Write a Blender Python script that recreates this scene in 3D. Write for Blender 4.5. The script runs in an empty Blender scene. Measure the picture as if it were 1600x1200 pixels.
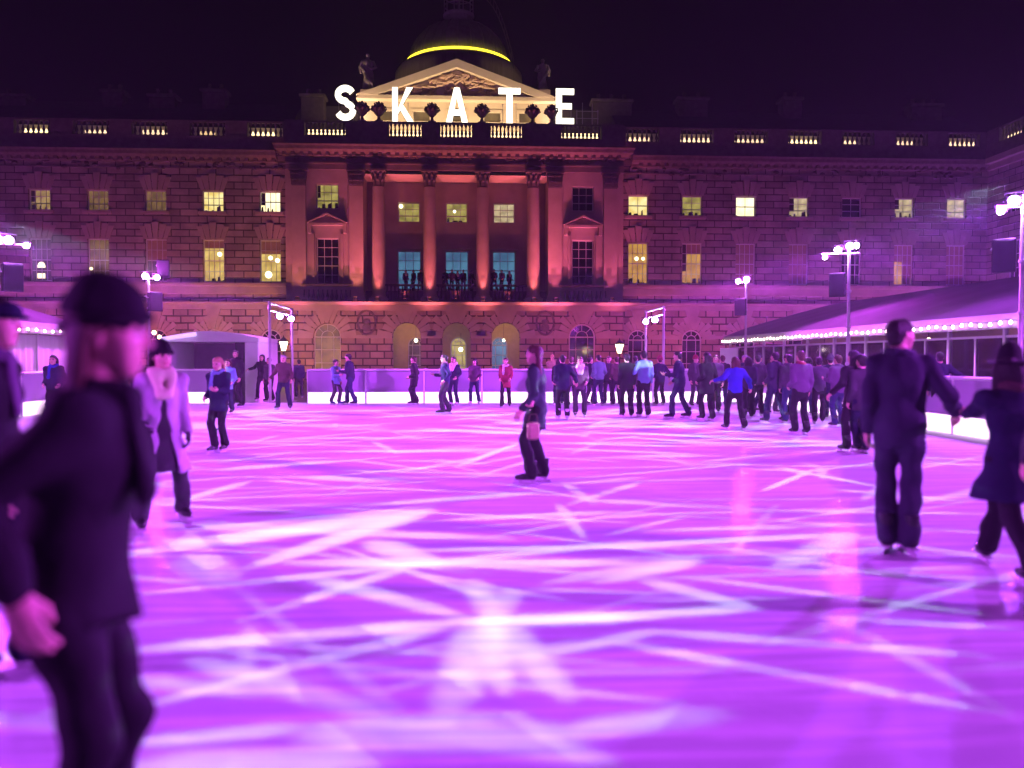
import bpy, math, random
import numpy as np
from mathutils import Vector, Matrix
R = math.radians
rnd = random.Random(7)
scene = bpy.context.scene
COL = scene.collection

# ------------------------------------------------------------------ camera
CAM_H = 1.5
F_PX = 1300.0
YAW, PITCH = R(3.1), math.atan(40 / F_PX)
cam_d = bpy.data.cameras.new('camera')
cam = bpy.data.objects.new('camera', cam_d); COL.objects.link(cam)
cam.location = (0, 0, CAM_H)
cam.rotation_euler = (R(90) - PITCH, 0, -YAW)
cam_d.sensor_width = 36.0
cam_d.lens = F_PX / 1600 * 36
cam_d.clip_start = 0.05
cam_d.clip_end = 2000
cam_d.dof.use_dof = True
cam_d.dof.focus_distance = 48
cam_d.dof.aperture_fstop = 0.85
scene.camera = cam

# ------------------------------------------------------------------ night sky
w = bpy.data.worlds.new('World'); scene.world = w; w.use_nodes = True
bg = w.node_tree.nodes['Background']
bg.inputs['Color'].default_value = (0.42, 0.13, 0.62, 1)
bg.inputs['Strength'].default_value = 0.0015
scene.view_settings.view_transform = 'Standard'
scene.view_settings.look = 'None'
scene.view_settings.exposure = 0
scene.view_settings.gamma = 1
scene.cycles.use_denoising = True
scene.cycles.use_adaptive_sampling = True
scene.cycles.adaptive_threshold = 0.02
scene.cycles.max_bounces = 6
scene.cycles.diffuse_bounces = 3
scene.cycles.glossy_bounces = 3
scene.cycles.transmission_bounces = 4
scene.cycles.volume_bounces = 0
scene.cycles.sample_clamp_indirect = 4
scene.cycles.caustics_reflective = False
scene.cycles.caustics_refractive = False

FWD = np.array([math.sin(YAW) * math.cos(PITCH), math.cos(YAW) * math.cos(PITCH), -math.sin(PITCH)])
RGT = np.array([math.cos(YAW), -math.sin(YAW), 0.0])
UPV = np.cross(RGT, FWD)
def ray(px, py): return FWD + RGT * (px - 800) / F_PX + UPV * (600 - py) / F_PX
def atY(px, py, Y):
    r = ray(px, py); t = Y / r[1]; return np.array([r[0] * t, Y, CAM_H + r[2] * t])
def atX(px, py, X):
    r = ray(px, py); t = X / r[0]; return np.array([X, r[1] * t, CAM_H + r[2] * t])
def ground(px, py, z=0.0):
    r = ray(px, py); t = (z - CAM_H) / r[2]; return np.array([r[0] * t, r[1] * t, z])

# ------------------------------------------------------------------ lamps (the masts and uplights that carry them are built below)
def light_point(name, loc, color, power, radius=0.06):
    l = bpy.data.lights.new(name, 'POINT'); l.color = color; l.energy = power; l.shadow_soft_size = radius
    o = bpy.data.objects.new(name, l); COL.objects.link(o); o.location = loc
    return o
def light_spot(name, loc, target, color, power, angle=70, blend=0.6, radius=0.06):
    l = bpy.data.lights.new(name, 'SPOT'); l.color = color; l.energy = power; l.shadow_soft_size = radius
    l.spot_size = R(angle); l.spot_blend = blend
    o = bpy.data.objects.new(name, l); COL.objects.link(o); o.location = loc
    d = Vector(target) - Vector(loc); o.rotation_euler = d.to_track_quat('-Z', 'Y').to_euler()
    return o

def beam_nodes(l, h, leak=0.0, gobo=None, loc=None, power=2.7, cap=60.0, aim=None):
    """wide wash: the lens evens out the light over flat ice below; optional pattern plate (gobo)"""
    l.use_nodes = True
    nt = l.node_tree; N = nt.nodes; L = nt.links
    em = [n for n in N if n.type == 'EMISSION'][0]
    geo = N.new('ShaderNodeNewGeometry')
    sp = N.new('ShaderNodeSeparateXYZ'); L.new(geo.outputs['Incoming'], sp.inputs[0])
    def m(op, a, b=None, clamp=False):
        n = N.new('ShaderNodeMath'); n.operation = op; n.use_clamp = clamp
        for i, v in enumerate((a, b)):
            if v is None: continue
            if isinstance(v, (int, float)): n.inputs[i].default_value = v
            else: L.new(v, n.inputs[i])
        return n.outputs[0]
    nz = m('MULTIPLY', sp.outputs['Z'], -1.0)
    nzc = m('MAXIMUM', nz, 0.03)
    f = m('MINIMUM', m('POWER', nzc, -power), cap)
    mr = N.new('ShaderNodeMapRange'); mr.interpolation_type = 'SMOOTHSTEP'
    L.new(nz, mr.inputs['Value']); mr.inputs['From Min'].default_value = 0.08; mr.inputs['From Max'].default_value = 0.26
    f = m('MULTIPLY', f, mr.outputs['Result'])
    if aim is not None:   # the reflector throws forwards only
        dt = m('ADD', m('MULTIPLY', sp.outputs['X'], aim[0]), m('MULTIPLY', sp.outputs['Y'], aim[1]))
        m2 = N.new('ShaderNodeMapRange'); m2.interpolation_type = 'SMOOTHSTEP'
        L.new(dt, m2.inputs['Value']); m2.inputs['From Min'].default_value = -.35; m2.inputs['From Max'].default_value = .25
        f = m('MULTIPLY', f, m2.outputs['Result'])
    if leak:   # added sideways and upward spill, so the haze glows round the lamps
        f = m('ADD', f, m('MULTIPLY', m('SUBTRACT', 1.0, mr.outputs['Result']), leak))
    if gobo:
        img, x0, y0, sx, sy = gobo
        k = m('DIVIDE', h, nzc)
        gx = m('ADD', m('MULTIPLY', sp.outputs['X'], k), loc[0] - x0)
        gy = m('ADD', m('MULTIPLY', sp.outputs['Y'], k), loc[1] - y0)
        cb = N.new('ShaderNodeCombineXYZ')
        L.new(m('DIVIDE', gx, sx), cb.inputs[0]); L.new(m('DIVIDE', gy, sy), cb.inputs[1])
        t = N.new('ShaderNodeTexImage'); t.image = img; t.extension = 'CLIP'; t.interpolation = 'Linear'
        L.new(cb.outputs[0], t.inputs[0])
        f = m('MULTIPLY', f, t.outputs['Color'])
    L.new(f, em.inputs['Strength'])

# ------------------------------------------------------------------ materials
MATS = {}
def new_mat(name):
    m = bpy.data.materials.new(name); m.use_nodes = True
    nt = m.node_tree; b = nt.nodes['Principled BSDF']
    return m, nt, b
def mat(name, col, rough=0.7, metal=0.0, var=0.25, scale=4.0, bump=0.0, bscale=None, spec=0.3, stretch=(1, 1, 1)):
    if name in MATS: return MATS[name]
    m, nt, b = new_mat(name)
    N, L = nt.nodes, nt.links
    tc = N.new('ShaderNodeTexCoord'); mp = N.new('ShaderNodeMapping'); mp.inputs['Scale'].default_value = stretch
    L.new(tc.outputs['Object'], mp.inputs[0])
    ns = N.new('ShaderNodeTexNoise'); ns.inputs['Scale'].default_value = scale; ns.inputs['Detail'].default_value = 5
    L.new(mp.outputs[0], ns.inputs['Vector'])
    mx = N.new('ShaderNodeMix'); mx.data_type = 'RGBA'
    lo = [c * (1 - var) for c in col]; hi = [min(1, c * (1 + var)) for c in col]
    mx.inputs['A'].default_value = (*lo, 1); mx.inputs['B'].default_value = (*hi, 1)
    L.new(ns.outputs['Fac'], mx.inputs['Factor']); L.new(mx.outputs['Result'], b.inputs['Base Color'])
    b.inputs['Roughness'].default_value = rough; b.inputs['Metallic'].default_value = metal
    b.inputs['Specular IOR Level'].default_value = spec
    if bump:
        n2 = N.new('ShaderNodeTexNoise'); n2.inputs['Scale'].default_value = bscale or scale * 4; n2.inputs['Detail'].default_value = 4
        L.new(mp.outputs[0], n2.inputs['Vector'])
        bp = N.new('ShaderNodeBump'); bp.inputs['Strength'].default_value = bump; bp.inputs['Distance'].default_value = 0.03
        L.new(n2.outputs['Fac'], bp.inputs['Height']); L.new(bp.outputs[0], b.inputs['Normal'])
    MATS[name] = m
    return m
def emit(name, col, strength, var=0.0, scale=2.0, col2=None):
    if name in MATS: return MATS[name]
    m, nt, b = new_mat(name)
    N, L = nt.nodes, nt.links
    b.inputs['Base Color'].default_value = (0.02, 0.02, 0.02, 1)
    b.inputs['Emission Strength'].default_value = strength
    b.inputs['Emission Color'].default_value = (*col, 1)
    if var:
        tc = N.new('ShaderNodeTexCoord'); ns = N.new('ShaderNodeTexNoise'); ns.inputs['Scale'].default_value = scale
        ns.inputs['Detail'].default_value = 3
        L.new(tc.outputs['Object'], ns.inputs['Vector'])
        cr = N.new('ShaderNodeMapRange'); cr.inputs['From Min'].default_value = 0.35; cr.inputs['From Max'].default_value = 0.65
        L.new(ns.outputs['Fac'], cr.inputs['Value'])
        mx = N.new('ShaderNodeMix'); mx.data_type = 'RGBA'
        c2 = col2 or [c * (1 - var) for c in col]
        mx.inputs['A'].default_value = (*c2, 1); mx.inputs['B'].default_value = (*col, 1)
        L.new(cr.outputs['Result'], mx.inputs['Factor']); L.new(mx.outputs['Result'], b.inputs['Emission Color'])
    MATS[name] = m
    return m
def stone(name, col, bw, rh, mortar, bump=0.5, dirt=0.35, rough_bump=0.3, mdark=0.25):
    """coursed masonry in object x / z"""
    m, nt, b = new_mat(name)
    N, L = nt.nodes, nt.links
    tc = N.new('ShaderNodeTexCoord'); sp = N.new('ShaderNodeSeparateXYZ'); L.new(tc.outputs['Object'], sp.inputs[0])
    ad = N.new('ShaderNodeMath'); ad.operation = 'ADD'; L.new(sp.outputs['X'], ad.inputs[0]); L.new(sp.outputs['Y'], ad.inputs[1])
    cb = N.new('ShaderNodeCombineXYZ'); L.new(ad.outputs[0], cb.inputs[0]); L.new(sp.outputs['Z'], cb.inputs[1])
    br = N.new('ShaderNodeTexBrick'); L.new(cb.outputs[0], br.inputs['Vector'])
    br.inputs['Scale'].default_value = 1.0; br.inputs['Brick Width'].default_value = bw; br.inputs['Row Height'].default_value = rh
    br.inputs['Mortar Size'].default_value = mortar; br.inputs['Mortar Smooth'].default_value = 0.3; br.inputs['Bias'].default_value = 0.0
    br.inputs['Color1'].default_value = (*[c * 1.2 for c in col], 1); br.inputs['Color2'].default_value = (*[c * 0.75 for c in col], 1)
    br.inputs['Mortar'].default_value = (*[c * mdark for c in col], 1)
    ns = N.new('ShaderNodeTexNoise'); ns.inputs['Scale'].default_value = 0.5; ns.inputs['Detail'].default_value = 8; ns.inputs['Roughness'].default_value = 0.65
    L.new(tc.outputs['Object'], ns.inputs['Vector'])
    mr = N.new('ShaderNodeMapRange'); mr.inputs['From Min'].default_value = 0.3; mr.inputs['From Max'].default_value = 0.7
    mr.inputs['To Min'].default_value = 1 - dirt; mr.inputs['To Max'].default_value = 1.1; L.new(ns.outputs['Fac'], mr.inputs['Value'])
    mx = N.new('ShaderNodeMix'); mx.data_type = 'RGBA'; mx.blend_type = 'MULTIPLY'; mx.inputs['Factor'].default_value = 1
    L.new(br.outputs['Color'], mx.inputs['A']); L.new(mr.outputs['Result'], mx.inputs['B']); L.new(mx.outputs['Result'], b.inputs['Base Color'])
    b.inputs['Roughness'].default_value = 0.85; b.inputs['Specular IOR Level'].default_value = 0.2
    n2 = N.new('ShaderNodeTexNoise'); n2.inputs['Scale'].default_value = 7; n2.inputs['Detail'].default_value = 6
    L.new(tc.outputs['Object'], n2.inputs['Vector'])
    b1 = N.new('ShaderNodeBump'); b1.inputs['Strength'].default_value = rough_bump; b1.inputs['Distance'].default_value = 0.06
    L.new(n2.outputs['Fac'], b1.inputs['Height'])
    b2 = N.new('ShaderNodeBump'); b2.inputs['Strength'].default_value = bump; b2.inputs['Distance'].default_value = 0.08; b2.invert = True
    L.new(br.outputs['Fac'], b2.inputs['Height']); L.new(b1.outputs[0], b2.inputs['Normal']); L.new(b2.outputs[0], b.inputs['Normal'])
    MATS[name] = m
    return m

M_STONE = stone('wing_stone', (0.33, 0.27, 0.235), 1.25, 0.48, 0.036, bump=0.9, mdark=.2, dirt=.5)
M_RUST = stone('rusticated_stone', (0.34, 0.26, 0.2), 1.0, 0.5, 0.05, bump=1.0, rough_bump=0.7, mdark=.14)
M_ASHLAR = mat('ashlar', (0.33, 0.27, 0.23), 0.85, var=0.35, scale=0.9, bump=0.25, bscale=6)
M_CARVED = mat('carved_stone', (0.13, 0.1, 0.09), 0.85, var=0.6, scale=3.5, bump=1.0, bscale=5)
M_DKSTONE = mat('dark_stone', (0.1, 0.085, 0.085), 0.9, var=0.5, scale=3, bump=0.5, bscale=8)  # darker stone for parapets, capitals, urns and chimneys
M_SLATE = mat('roof_slate', (0.045, 0.043, 0.05), 0.6, var=0.4, scale=2, bump=0.3)
M_CREAM = mat('painted_attic_stone', (0.62, 0.55, 0.45), 0.8, var=0.12, scale=1.2, bump=0.15)
M_FRAME = mat('white_painted_wood', (0.5, 0.47, 0.44), 0.5, var=0.1)
M_DARKST = mat('dark_entablature', (0.14, 0.11, 0.105), 0.88, var=.5, scale=1.5, bump=.3)  # darker than the ashlar of the walls
M_LEAD = mat('dome_lead', (0.26, 0.26, 0.2), 0.55, var=0.4, scale=1.5, stretch=(3, 3, 0.4), bump=0.2)
M_IRON = mat('dark_iron', (0.03, 0.03, 0.035), 0.45, 0.6)
M_STEEL = mat('galvanised_steel', (0.5, 0.49, 0.52), 0.45, 0.1, var=0.2)
M_BLACK = mat('black_housing', (0.015, 0.015, 0.017), 0.5)
M_WHITEP = mat('white_panel', (0.72, 0.72, 0.74), 0.45, var=0.08)
M_TENT = mat('grey_tent_fabric', (0.075, 0.072, 0.085), 0.5, var=0.25, scale=1.2, bump=0.25, bscale=2.5)
M_CURT = mat('white_tent_lining', (0.75, 0.73, 0.76), 0.7, var=0.1, stretch=(8, 8, 0.3))
M_GLASSD = mat('dark_glass', (0.012, 0.011, 0.016), 0.08, spec=0.6)
M_PANEL = mat('frosted_barrier_panel', (0.36, 0.30, 0.42), 0.35, var=0.12, scale=2.0)

# ------------------------------------------------------------------ mesh builder
class MB:
    def __init__(s): s.v, s.f, s.m = [], [], []
    def add(s, verts, faces, mi=0):
        o = len(s.v); s.v += [tuple(map(float, p)) for p in verts]
        s.f += [tuple(i + o for i in f) for f in faces]; s.m += [mi] * len(faces)
        return s
    def box(s, a, b, mi=0):
        x0, y0, z0 = a; x1, y1, z1 = b
        return s.add([(x0, y0, z0), (x1, y0, z0), (x1, y1, z0), (x0, y1, z0), (x0, y0, z1), (x1, y0, z1), (x1, y1, z1), (x0, y1, z1)],
              [(0, 3, 2, 1), (4, 5, 6, 7), (0, 1, 5, 4), (1, 2, 6, 5), (2, 3, 7, 6), (3, 0, 4, 7)], mi)
    def bbox(s, a, b, c=0.02, mi=0):
        """box with chamfered vertical and horizontal edges"""
        x0, y0, z0 = a; x1, y1, z1 = b
        c = min(c, (x1 - x0) / 3, (y1 - y0) / 3, (z1 - z0) / 3)
        def ring(i, z): return [(x0 + i + c, y0 + i, z), (x1 - i - c, y0 + i, z), (x1 - i, y0 + i + c, z), (x1 - i, y1 - i - c, z),
                                (x1 - i - c, y1 - i, z), (x0 + i + c, y1 - i, z), (x0 + i, y1 - i - c, z), (x0 + i, y0 + i + c, z)]
        v = ring(c * .99, z0) + ring(0, z0 + c) + ring(0, z1 - c) + ring(c * .99, z1)
        f = [tuple(range(7, -1, -1)), tuple(range(24, 32))]
        for k in range(3):
            for i in range(8): f.append((k * 8 + i, k * 8 + (i + 1) % 8, k * 8 + 8 + (i + 1) % 8, k * 8 + 8 + i))
        return s.add(v, f, mi)
    def prism(s, poly, y0, y1, mi=0):
        """poly in (x, z), counter-clockwise seen from -y; extruded y0 (front) to y1"""
        n = len(poly)
        v = [(x, y0, z) for x, z in poly] + [(x, y1, z) for x, z in poly]
        f = [tuple(range(n)), tuple(range(2 * n - 1, n - 1, -1))] + [(i, i + n, (i + 1) % n + n, (i + 1) % n) for i in range(n)]
        return s.add(v, f, mi)
    def lathe(s, prof, c=(0, 0, 0), n=16, mi=0, sx=1, sy=1, capb=True):
        v, f = [], []
        for r, z in prof:
            for i in range(n):
                a = 2 * math.pi * i / n; v.append((c[0] + r * sx * math.cos(a), c[1] + r * sy * math.sin(a), c[2] + z))
        for k in range(len(prof) - 1):
            for i in range(n): f.append((k * n + i, k * n + (i + 1) % n, (k + 1) * n + (i + 1) % n, (k + 1) * n + i))
        if capb: f.append(tuple(range(n - 1, -1, -1)))
        f.append(tuple(range((len(prof) - 1) * n, len(prof) * n)))
        return s.add(v, f, mi)
    def tube(s, pts, r, n=8, mi=0, closed=False):
        pts = [Vector(p) for p in pts]; v, f = [], []
        for i, p in enumerate(pts):
            if closed: d = pts[(i + 1) % len(pts)] - pts[i - 1]
            else: d = pts[min(i + 1, len(pts) - 1)] - pts[max(i - 1, 0)]
            d.normalize(); a = d.cross(Vector((0, 0, 1)))
            if a.length < 1e-3: a = d.cross(Vector((1, 0, 0)))
            a.normalize(); b = d.cross(a)
            rr = r[i] if isinstance(r, (list, tuple)) else r
            for k in range(n):
                t = 2 * math.pi * k / n; v.append(p + a * rr * math.cos(t) + b * rr * math.sin(t))
        m = len(pts)
        for i in range(m if closed else m - 1):
            j = (i + 1) % m
            for k in range(n): f.append((i * n + k, i * n + (k + 1) % n, j * n + (k + 1) % n, j * n + k))
        if not closed: f += [tuple(range(n - 1, -1, -1)), tuple(range((m - 1) * n, m * n))]
        return s.add(v, f, mi)
    def mesh(s, name, mats, smooth=False):
        me = bpy.data.meshes.new(name); me.from_pydata(s.v, [], s.f)
        for m in (mats if isinstance(mats, (list, tuple)) else [mats]): me.materials.append(m)
        me.polygons.foreach_set('material_index', s.m)
        me.validate(); me.update()
        if smooth:
            me.polygons.foreach_set('use_smooth', [True] * len(me.polygons))
            try: me.set_sharp_from_angle(angle=R(smooth if smooth is not True else 40))
            except Exception: pass
        return me
    def build(s, name, mats, parent=None, loc=None, smooth=False):
        return link(name, s.mesh(name, mats, smooth), parent, loc)
def link(name, me, parent=None, loc=None, rotz=None):
    o = bpy.data.objects.new(name, me); COL.objects.link(o)
    if parent: o.parent = parent
    if loc is not None: o.location = tuple(map(float, loc))
    if rotz is not None: o.rotation_euler = (0, 0, rotz)
    return o
def tag(o, label=None, cat=None, group=None, kind=None):
    if label: o['label'] = label
    if cat: o['category'] = cat
    if group: o['group'] = group
    if kind: o['kind'] = kind
    return o
def thing(name, label, cat, loc=(0, 0, 0), rotz=0, group=None):
    o = bpy.data.objects.new(name, None); COL.objects.link(o); o.empty_display_size = 0.2
    o.location = tuple(map(float, loc)); o.rotation_euler = (0, 0, rotz)
    return tag(o, label, cat, group)
def copy_tree(o, parent=None):
    c = o.copy(); COL.objects.link(c)
    if parent: c.parent = parent
    for ch in list(o.children): copy_tree(ch, c)
    return c
# ------------------------------------------------------------------ ground and ice
ICE_X0, ICE_X1, ICE_Y0, ICE_Y1 = -11.6, 9.9, -9.0, 28.5
mg = mat('wet_courtyard_stone', (0.10, 0.09, 0.09), 0.5, var=0.3, scale=1.5, bump=0.3)
tag(MB().add([(-400, -300, -.15), (400, -300, -.15), (400, 500, -.15), (-400, 500, -.15)], [(0, 1, 2, 3)]).build('ground', mg), kind='structure')

def ice_material():
    m, nt, b = new_mat('rink_ice'); N, L = nt.nodes, nt.links
    tc = N.new('ShaderNodeTexCoord')
    def noise(scale, stretch, rot, detail=3):
        mp = N.new('ShaderNodeMapping'); mp.inputs['Scale'].default_value = stretch; mp.inputs['Rotation'].default_value = (0, 0, R(rot))
        L.new(tc.outputs['Object'], mp.inputs[0])
        n = N.new('ShaderNodeTexNoise'); n.inputs['Scale'].default_value = scale; n.inputs['Detail'].default_value = detail
        L.new(mp.outputs[0], n.inputs['Vector']); return n.outputs['Fac']
    # blade marks: thin frosty scratches in several directions
    acc = None
    for rot, sc in ((8, 1.0), (64, 0.9), (-31, 1.15), (112, 0.8)):
        f = noise(sc, (0.5, 14, 1), rot, 4)
        mr = N.new('ShaderNodeMapRange'); mr.inputs['From Min'].default_value = 0.55; mr.inputs['From Max'].default_value = 0.66
        L.new(f, mr.inputs['Value'])
        if acc is None: acc = mr.outputs['Result']
        else:
            mx = N.new('ShaderNodeMath'); mx.operation = 'MAXIMUM'; L.new(acc, mx.inputs[0]); L.new(mr.outputs['Result'], mx.inputs[1]); acc = mx.outputs[0]
    patch = noise(0.55, (1, 1, 1), 0, 4)
    mul = N.new('ShaderNodeMath'); mul.operation = 'MULTIPLY'; L.new(acc, mul.inputs[0]); L.new(patch, mul.inputs[1])
    c = N.new('ShaderNodeMix'); c.data_type = 'RGBA'
    c.inputs['A'].default_value = (0.53, 0.53, 0.6, 1); c.inputs['B'].default_value = (0.95, 0.95, 0.97, 1)
    L.new(mul.outputs[0], c.inputs['Factor']); L.new(c.outputs['Result'], b.inputs['Base Color'])
    rr = N.new('ShaderNodeMapRange'); rr.inputs['To Min'].default_value = 0.04; rr.inputs['To Max'].default_value = 0.09
    L.new(patch, rr.inputs['Value']); b.inputs['Roughness'].default_value = .9; b.inputs['Specular IOR Level'].default_value = 0
    gl = N.new('ShaderNodeBsdfGlossy'); gl.inputs['Color'].default_value = (.9, .85, 1, 1); L.new(rr.outputs['Result'], gl.inputs['Roughness'])
    ms = N.new('ShaderNodeMixShader'); ms.inputs[0].default_value = .0036   # thin film of melt water over frost
    L.new(b.outputs[0], ms.inputs[1]); L.new(gl.outputs[0], ms.inputs[2]); L.new(ms.outputs[0], N['Material Output'].inputs['Surface'])
    fine = noise(9, (1, 1, 1), 20, 5); mid = noise(2.2, (1, 1, 1), 0, 3)
    b1 = N.new('ShaderNodeBump'); b1.inputs['Strength'].default_value = 0.6; b1.inputs['Distance'].default_value = 0.012; L.new(fine, b1.inputs['Height'])
    b2 = N.new('ShaderNodeBump'); b2.inputs['Strength'].default_value = 0.15; b2.inputs['Distance'].default_value = 0.03; L.new(mid, b2.inputs['Height']); L.new(b1.outputs[0], b2.inputs['Normal'])
    L.new(b2.outputs[0], b.inputs['Normal']); L.new(b2.outputs[0], gl.inputs['Normal'])
    return m
tag(MB().box((ICE_X0, ICE_Y0, -.14), (ICE_X1, ICE_Y1, 0)).build('ice', ice_material()), kind='structure')

# ------------------------------------------------------------------ light pattern thrown on the ice by the two pattern lamps (their gobo plate)
STREAKS = [  # ends (photo pixels on the ice), thickness, strength
    (215, 862, 660, 800, 24, 1.0), (380, 890, 670, 796, 22, .9), (240, 820, 800, 842, 12, .6), (220, 928, 1000, 845, 11, .7),
    (372, 972, 655, 880, 14, .7), (215, 1015, 720, 972, 20, 1.1), (700, 972, 1010, 963, 22, 1.2), (205, 1108, 700, 978, 18, .8),
    (200, 1162, 480, 1136, 22, .8), (480, 1136, 820, 1118, 24, .8), (580, 845, 690, 888, 26, .8), (450, 880, 1000, 880, 16, .9),
    (480, 900, 730, 966, 18, .7), (300, 1030, 640, 1130, 28, .6), (760, 965, 690, 1135, 70, .75), (765, 965, 788, 1085, 60, .8),
    (770, 965, 890, 1095, 50, .75), (740, 905, 775, 975, 40, .6), (800, 920, 770, 975, 34, .5), (820, 1028, 1030, 985, 14, .7),
    (900, 967, 1180, 950, 15, .9), (1005, 906, 1185, 953, 20, .7), (930, 910, 1095, 876, 14, .7), (960, 1003, 1575, 1116, 17, .7),
    (1005, 986, 1545, 1025, 15, .7), (1060, 900, 1540, 960, 9, .6), (1265, 964, 1600, 983, 9, .6), (880, 1142, 1140, 1112, 34, .7),
    (470, 1150, 920, 1148, 60, .7), (190, 1200, 600, 1190, 60, .6), (850, 912, 1100, 868, 14, .5), (1210, 892, 1330, 832, 18, .5),
    (900, 856, 1340, 834, 9, .8), (300, 868, 352, 912, 34, .6), (255, 790, 390, 752, 12, .7), (640, 860, 1080, 852, 8, .7),
    (200, 1060, 420, 1085, 20, .5), (560, 1090, 900, 1000, 14, .4), (620, 1130, 960, 1190, 40, .5), (60, 1120, 230, 1080, 30, .5),
    (0, 1030, 120, 1000, 30, .5), (470, 745, 630, 752, 8, .6), (330, 735, 520, 720, 7, .6), (560, 790, 840, 770, 7, .6), (900, 780, 1250, 800, 7, .5),
    (700, 812, 960, 800, 8, .6), (1100, 850, 1420, 905, 9, .4), (1000, 830, 1380, 818, 7, .5)]
GX0, GY0, GSX, GSY, GRES = -13.0, -2.0, 26.0, 32.0, 0.02
def gobo_image():
    nx, ny = int(GSX / GRES), int(GSY / GRES)
    X, Y = np.meshgrid(GX0 + (np.arange(nx) + .5) * GRES, GY0 + (np.arange(ny) + .5) * GRES)
    acc = np.zeros_like(X)
    segs = []
    for x1, y1, x2, y2, wpx, s in STREAKS:
        a, b = ground(x1, y1)[:2], ground(x2, y2)[:2]
        u = (b - a) / np.linalg.norm(b - a); wd = []
        for p in (a, b):
            d = p[1]; wd.append(min(.5, .5 * wpx * (abs(u[0]) * d * d / 1950 + abs(u[1]) * d / 1300)))
        segs.append((a, b, wd[0], wd[1], s))
    rg = random.Random(5)
    for k in range(130):   # more rays further out, thrown in loose stars
        c = np.array([rg.uniform(-10.5, 9.5), rg.uniform(6.5, 26)])
        for q in range(rg.randint(1, 3)):
            an = rg.uniform(0, math.pi); ln = rg.uniform(.5, 2.2)
            e = c + ln * np.array([math.cos(an), math.sin(an)])
            segs.append((c - .3 * (e - c), e, rg.uniform(.03, .09), rg.uniform(.04, .12), rg.uniform(.2, .6)))
    for k in range(220):
        c = np.array([rg.uniform(-10, 9), rg.uniform(6, 24)]); an = rg.gauss(0, .55); ln = rg.uniform(1.0, 3.5)
        segs.append((c, c + ln * np.array([math.cos(an), math.sin(an)]), c[1] ** 2 / 1950 * rg.uniform(.5, 1.5), c[1] ** 2 / 1950 * rg.uniform(.5, 1.5), rg.uniform(.35, 1.0)))
    for k in range(45):
        c = np.array([rg.uniform(-4.5, 4), rg.uniform(3.8, 8)]); an = rg.gauss(0, .4); ln = rg.uniform(.8, 3)
        segs.append((c, c + ln * np.array([math.cos(an), math.sin(an)]), rg.uniform(.02, .05), rg.uniform(.02, .07), rg.uniform(.2, .7)))
    for k in range(40):
        c = np.array([rg.uniform(-6, 8), rg.uniform(-1, 4)]); an = rg.uniform(0, math.pi); e = c + rg.uniform(.5, 1.6) * np.array([math.cos(an), math.sin(an)])
        segs.append((c, e, .05, .08, .3))
    for a, b, w1, w2, s in segs:
        pad = max(w1, w2) * 2.2 + .1
        i0 = max(0, int((min(a[0], b[0]) - pad - GX0) / GRES)); i1 = min(nx, int((max(a[0], b[0]) + pad - GX0) / GRES) + 1)
        j0 = max(0, int((min(a[1], b[1]) - pad - GY0) / GRES)); j1 = min(ny, int((max(a[1], b[1]) + pad - GY0) / GRES) + 1)
        if i1 <= i0 or j1 <= j0: continue
        px, py = X[j0:j1, i0:i1], Y[j0:j1, i0:i1]
        d = b - a; t = ((px - a[0]) * d[0] + (py - a[1]) * d[1]) / (d @ d); tc_ = np.clip(t, 0, 1)
        dist = np.hypot(px - a[0] - tc_ * d[0], py - a[1] - tc_ * d[1])
        hw = w1 + (w2 - w1) * tc_
        edge = np.clip(np.minimum(t + .02, 1.02 - t) / .22, 0, 1); hw = hw * 1.05 * (.45 + .55 * edge)
        v = np.clip((hw * 1.05 - dist) / (hw * .55), 0, 1); v = .72 * v * v * (3 - 2 * v) + .4 * np.exp(-(dist / (hw * .45)) ** 2)
        v = v * np.where((t < 0) | (t > 1), .6, 1) * (.35 + .65 * edge)
        acc[j0:j1, i0:i1] = np.maximum(acc[j0:j1, i0:i1], v * s) + .45 * np.minimum(acc[j0:j1, i0:i1], v * s)
    acc = np.clip(acc, 0, 1.6) / 1.25
    im = bpy.data.images.new('pattern_plate', nx, ny, float_buffer=True); im.colorspace_settings.name = 'Non-Color'
    px = np.ones((ny, nx, 4), np.float32); px[..., 0] = px[..., 1] = px[..., 2] = acc
    im.pixels.foreach_set(px.ravel()); im.update(); im.pack()
    return im
GOBO = (gobo_image(), GX0, GY0, GSX, GSY)

# ------------------------------------------------------------------ floodlight masts round the rink
M_LENS = emit('lit_flood_lens', (0.74, 0.36, 1.0), 650)
PURPLE = (0.56, 0.06, 1.0)
PINKISH = (0.74, 0.07, 0.95)
VIOLET = (0.40, 0.055, 1.0)
def lamp_head(parent, loc, target, size=0.2):
    """box housing with a glowing lens, on a short yoke; aimed at target"""
    o = MB()
    o.bbox((-size * .75, -size * .1, -size * .55), (size * .75, size * .9, size * .55), .03)
    for i in range(6): o.box((-size * .6, size * .9, -size * .5 + i * size * .18), (size * .6, size * 1.05, -size * .44 + i * size * .18))
    o.tube([(-size * .85, .06, 0), (-size * .85, .06, size * .8), (size * .85, .06, size * .8), (size * .85, .06, 0)], .015, 6)
    h = o.build('lamp_head', M_BLACK, parent, loc)
    d = Vector(target) - (Vector(parent.location) + Vector(loc))
    h.rotation_mode = 'XYZ'; h.rotation_euler = d.to_track_quat('-Y', 'Z').to_euler()
    MB().lathe([(size * .48, 0), (size * .5, .015), (size * .44, .04), (size * .2, .06), (.001, .065)], n=20).build('lens', M_LENS, h, (0, -size * .1 - .002, 0), smooth=True).rotation_euler = (R(90), 0, 0)
    return h
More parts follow.
